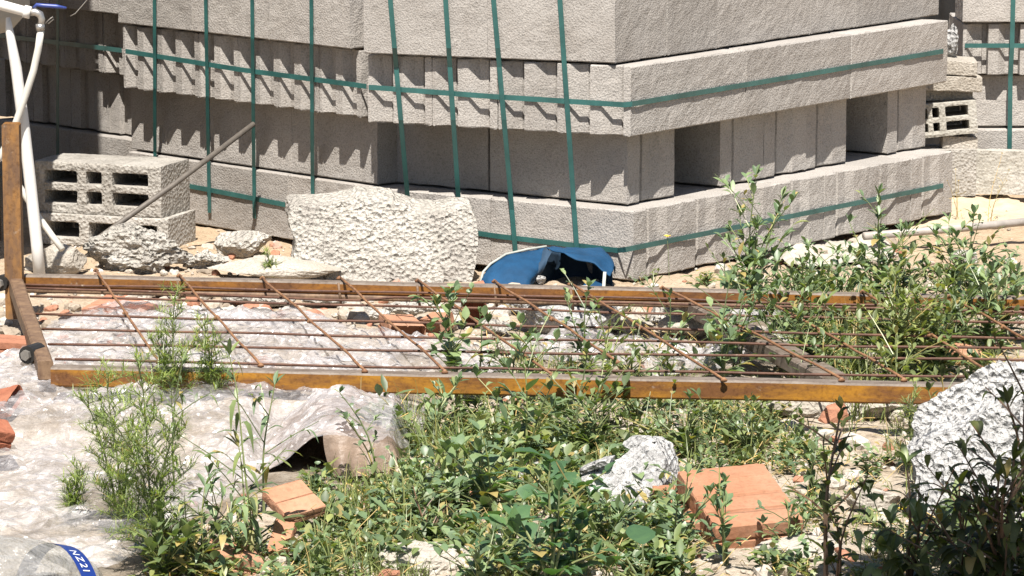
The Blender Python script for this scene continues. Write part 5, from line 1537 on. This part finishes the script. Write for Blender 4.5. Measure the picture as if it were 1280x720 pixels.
# --- right foreground
weed(1140, 590, 115, 'feather', 'yellow green feathery weed hanging over the front bar beside the white stone', leafm='leaf_fresh', nst=5, dens=.6)
weed(1175, 610, 150, 'upright', 'slender dark weed standing in front of the white stone', leafm='leaf_dark', nst=3, L=.045, W=.014, dens=.6, spread=.3)
weed(1032, 735, 232, 'upright', 'dark upright stalk with a leafy head beside the clay tile', leafm='leaf_dark', stemm='stem_red', lean=(10, 0), nst=1, L=.050, W=.014, dens=.7, bend=.3, th=.0048)
weed(1046, 735, 150, 'upright', 'short dark sprig right at the tall dark stalk\'s foot', leafm='leaf_dark', stemm='stem_red', lean=(34, 0), nst=2, L=.045, W=.013, dens=.6, spread=.3)
weed(1135, 735, 165, 'upright', 'weed with long olive leaves left of the dark thicket', leafm='leaf_mid', stemm='stem_red', lean=(-4, 0), nst=3, L=.085, W=.017, dens=.42, spread=.25, bend=.9, shape='long', th=.004)
weed(1110, 738, 90, 'upright', 'low weed with curved leaves at the bottom edge before the dark thicket', leafm='leaf_mid', nst=3, L=.08, W=.022, dens=.5, spread=.6, bend=1.0, shape='long')
weed(1200, 745, 150, 'upright', 'dark weed with drooping leaves in the lower right thicket\'s left side', leafm='leaf_dark', stemm='stem_red', nst=5, L=.075, W=.014, dens=.6, spread=.4, bend=1.0, shape='long', th=.004)
weed(1250, 750, 185, 'upright', 'tall dark weed with large drooping leaves in the lower right corner', leafm='leaf_dark', stemm='stem_red', lean=(14, 0), nst=6, L=.08, W=.016, dens=.6, spread=.35, bend=1.0, shape='long', th=.005)
weed(1285, 720, 285, 'upright', 'tallest dark weed at the right edge overlapping the white stone', leafm='leaf_dark', stemm='stem_red', lean=(-10, 0), nst=3, L=.075, W=.017, dens=.5, spread=.22, bend=.9, shape='long', th=.005)
weed(1225, 735, 100, 'broad', 'dark rosette low in the lower right thicket', leafm='leaf_dark', n=14, L=.09, W=.026, shape='long')
weed(1165, 735, 80, 'broad', 'dark rosette at the foot of the olive leaved weed', leafm='leaf_dark', n=11, L=.08, W=.024, shape='long')
weed(1275, 745, 130, 'broad', 'dark rosette in the extreme lower right corner', leafm='leaf_dark', n=16, L=.10, W=.030, shape='long')
# little flowers
def flower(px, py, Y, label):
    r = random.Random(int(px)); mb = MB(); c = Vector((0, 0, 0))
    for k in range(6): leaf(mb, c, rdir(r, .5), Z, .012, .010, .2, r, 'ovate')
    t = mb.build('flower', M['yellow'], None, False, None); t.location = dp(px, py, Y)
    st = MB(); st.tube([c, Vector((.004, .004, -.05)), Vector((.006, .01, -.11))], .0009, 4)
    s = st.build('stalk', M['stem_green']); s.parent = t
    tag(t, label, 'flower', 'small yellow flowers')
flower(1128, 637, 6.85, 'pale yellow flower in front of the dark thicket')
flower(1150, 442, 8.35, 'small yellow flower among the weeds inside the frame')
flower(834, 168 + 128, 9.6, 'tiny yellow flower rising before the middle pack\'s corner')

def ground_cover():
    r = random.Random(99); mbs = [MB(), MB(), MB()]; dry = MB()
    def sprig(px, py, size, n):
        k3 = noise.noise(Vector((px * .011, py * .014, 8))) + r.uniform(-.3, .3)
        mb = mbs[0 if k3 < -.08 else (1 if k3 < .16 else 2)]
        p = G(px, py); s = size
        for _ in range(n):
            el = r.uniform(.15, 1.4); d = rdir(r, el); q = p + d * s * r.uniform(.1, 1.0)
            q.z = max(q.z, p.z + .002)
            leaf(mb, q, rdir(r, r.uniform(-.2, 1.3)), Z, s * r.uniform(.22, .78), s * r.uniform(.14, .34), r.uniform(0, .7), r, r.choice(('lance', 'ovate', 'lance')))
        for _ in range(2):
            a = p + rdir(r, .6) * s * 1.1
            dry.tube([p, p.lerp(a, .5) + Z * .004, a], .0009, 3, False, r.random())
    zones = [(470, 520, 720, 600, 90, .055), (470, 600, 860, 735, 230, .055), (640, 495, 1000, 600, 180, .045), (640, 470, 820, 490, 8, .04), (980, 400, 1240, 480, 120, .055), (380, 600, 520, 735, 80, .045),
             (660, 455, 900, 478, 12, .035), (820, 640, 1010, 735, 40, .045), (1000, 560, 1140, 735, 34, .045), (180, 690, 460, 735, 60, .05), (920, 350, 1290, 395, 60, .045),
             (1140, 600, 1300, 735, 70, .06), (800, 350, 920, 372, 8, .03), (190, 400, 300, 440, 8, .03)]
    for x0, y0, x1, y1, n, s in zones:
        for _ in range(int(n * 1.5)):
            px, py = r.uniform(x0, x1), r.uniform(y0, y1)
            k = noise.noise(Vector((px * .016, py * .02, 3)))
            if k < 0.0 and r.random() < .8: continue
            sprig(px, py, s * r.uniform(.6, 1.3), r.randint(14, 30))
    for mb, mm, tx in zip(mbs, ('leaf_mid', 'leaf_grey', 'leaf_fresh'), ('mid green', 'greyish green', 'yellowish green')):
        o = mb.build('ground_cover', M[mm], None, True); tag(o, 'low %s ground cover of small leaves between the rubble' % tx, 'ground cover', kind='stuff')
    gb = MB()
    for x0, y0, x1, y1, n in [(470, 505, 760, 640, 260), (440, 640, 860, 735, 160), (640, 500, 1000, 590, 170), (980, 410, 1280, 480, 190), (640, 440, 940, 478, 40), (380, 600, 520, 735, 130), (1000, 540, 1180, 735, 60), (920, 355, 1290, 395, 60)]:
        for _ in range(n):
            p = G(r.uniform(x0, x1), r.uniform(y0, y1)); k = len(gb.v)
            g2 = MB(); grow_grass(g2, p, r.uniform(.04, .10), r, n=r.randint(3, 7), w=r.uniform(.002, .0042), spread=1.1, rad=.012); gb.add(g2.v, g2.f, .5)
            gb.t[-len(g2.f):] = g2.t
    o = gb.build('ground_grass', M['leaf_fresh'], None, True); tag(o, 'thin bright grass blades scattered through the ground cover', 'grass', kind='stuff')
    for x0, y0, x1, y1, n in [(450, 500, 1000, 730, 420), (960, 380, 1290, 480, 300), (600, 395, 900, 470, 120), (1000, 500, 1290, 730, 180), (200, 640, 460, 730, 80)]:
        for _ in range(n):
            p = G(r.uniform(x0, x1), r.uniform(y0, y1)); a = rdir(r, r.uniform(.05, .9)) * r.uniform(.03, .1)
            dry.tube([p, p + a * .5 + Z * .006, p + a], .0008, 3, False, r.random())
    o = dry.build('dry_straw', M['dry']); tag(o, 'dry straw stalks scattered through the ground cover', 'straw', kind='stuff')
ground_cover()

# ------------------------------------------------------------------ unseen tree, added at the right only to shade the lower right corner
def added_shade_tree():
    r = random.Random(31)
    base = Vector((1.55, 5.2, 0)); t = thing('added_shade_tree', 'unseen leafy tree added outside the right edge to shade the lower right corner', 'tree', base)
    mb = MB()
    mb.tube([Vector((0, 0, -.05)), Vector((-.03, 0, .7)), Vector((-.1, 0, 1.4)), Vector((-.05, .05, 2.3))], [.075, .06, .05, .03], 10)
    for e in (Vector((-.75, .0, 1.72)), Vector((-.55, -.35, 1.85)), Vector((-.45, .3, 2.0))):
        mb.tube([Vector((-.1, 0, 1.4)), Vector((-.1, 0, 1.4)).lerp(e, .5) + Z * .06, e], [.035, .022, .008], 7)
    tr = mb.build('trunk', M['bark'], None, True); tr.parent = t
    fo = MB()
    for _ in range(1500):
        u = r.random()
        c = Vector((r.uniform(-1.02, .15), r.gauss(-.02, .25), r.gauss(1.78, .13)))
        leaf(fo, c, rdir(r, r.uniform(-.6, .5)), Z, r.uniform(.06, .10), r.uniform(.03, .045), .4, r, 'ovate')
    c = fo.build('crown', M['leaf_broad']); c.parent = t
added_shade_tree()

# ------------------------------------------------------------------ light
az = Vector((-0.045, -0.999, 0)).normalized(); EL = 60.0
sdir = Vector((az.x * math.cos(R(EL)), az.y * math.cos(R(EL)), math.sin(R(EL))))
sl = bpy.data.lights.new('sun', 'SUN'); sl.energy = 5.0; sl.angle = R(0.5); sl.color = (1.0, 0.95, 0.88)
so = bpy.data.objects.new('sun', sl); COL.objects.link(so); so.location = (0, 0, 8)
so.rotation_euler = sdir.to_track_quat('Z', 'Y').to_euler()
w = bpy.data.worlds.new('World'); scene.world = w; w.use_nodes = True
nt = w.node_tree; bg = nt.nodes['Background']
sky = nt.nodes.new('ShaderNodeTexSky'); sky.sky_type = 'NISHITA'; sky.sun_disc = False
sky.sun_elevation = R(EL); sky.sun_rotation = math.atan2(az.x, az.y)
nt.links.new(sky.outputs[0], bg.inputs[0]); bg.inputs[1].default_value = 0.05
vs_ = scene.view_settings
vs_.view_transform = 'Standard'; vs_.look = 'None'; vs_.gamma = 1.0; vs_.use_curve_mapping = False
vs_.exposure = 1.12
scene.render.film_transparent = False
scene.cycles.max_bounces = 6
scene.cycles.transparent_max_bounces = 8
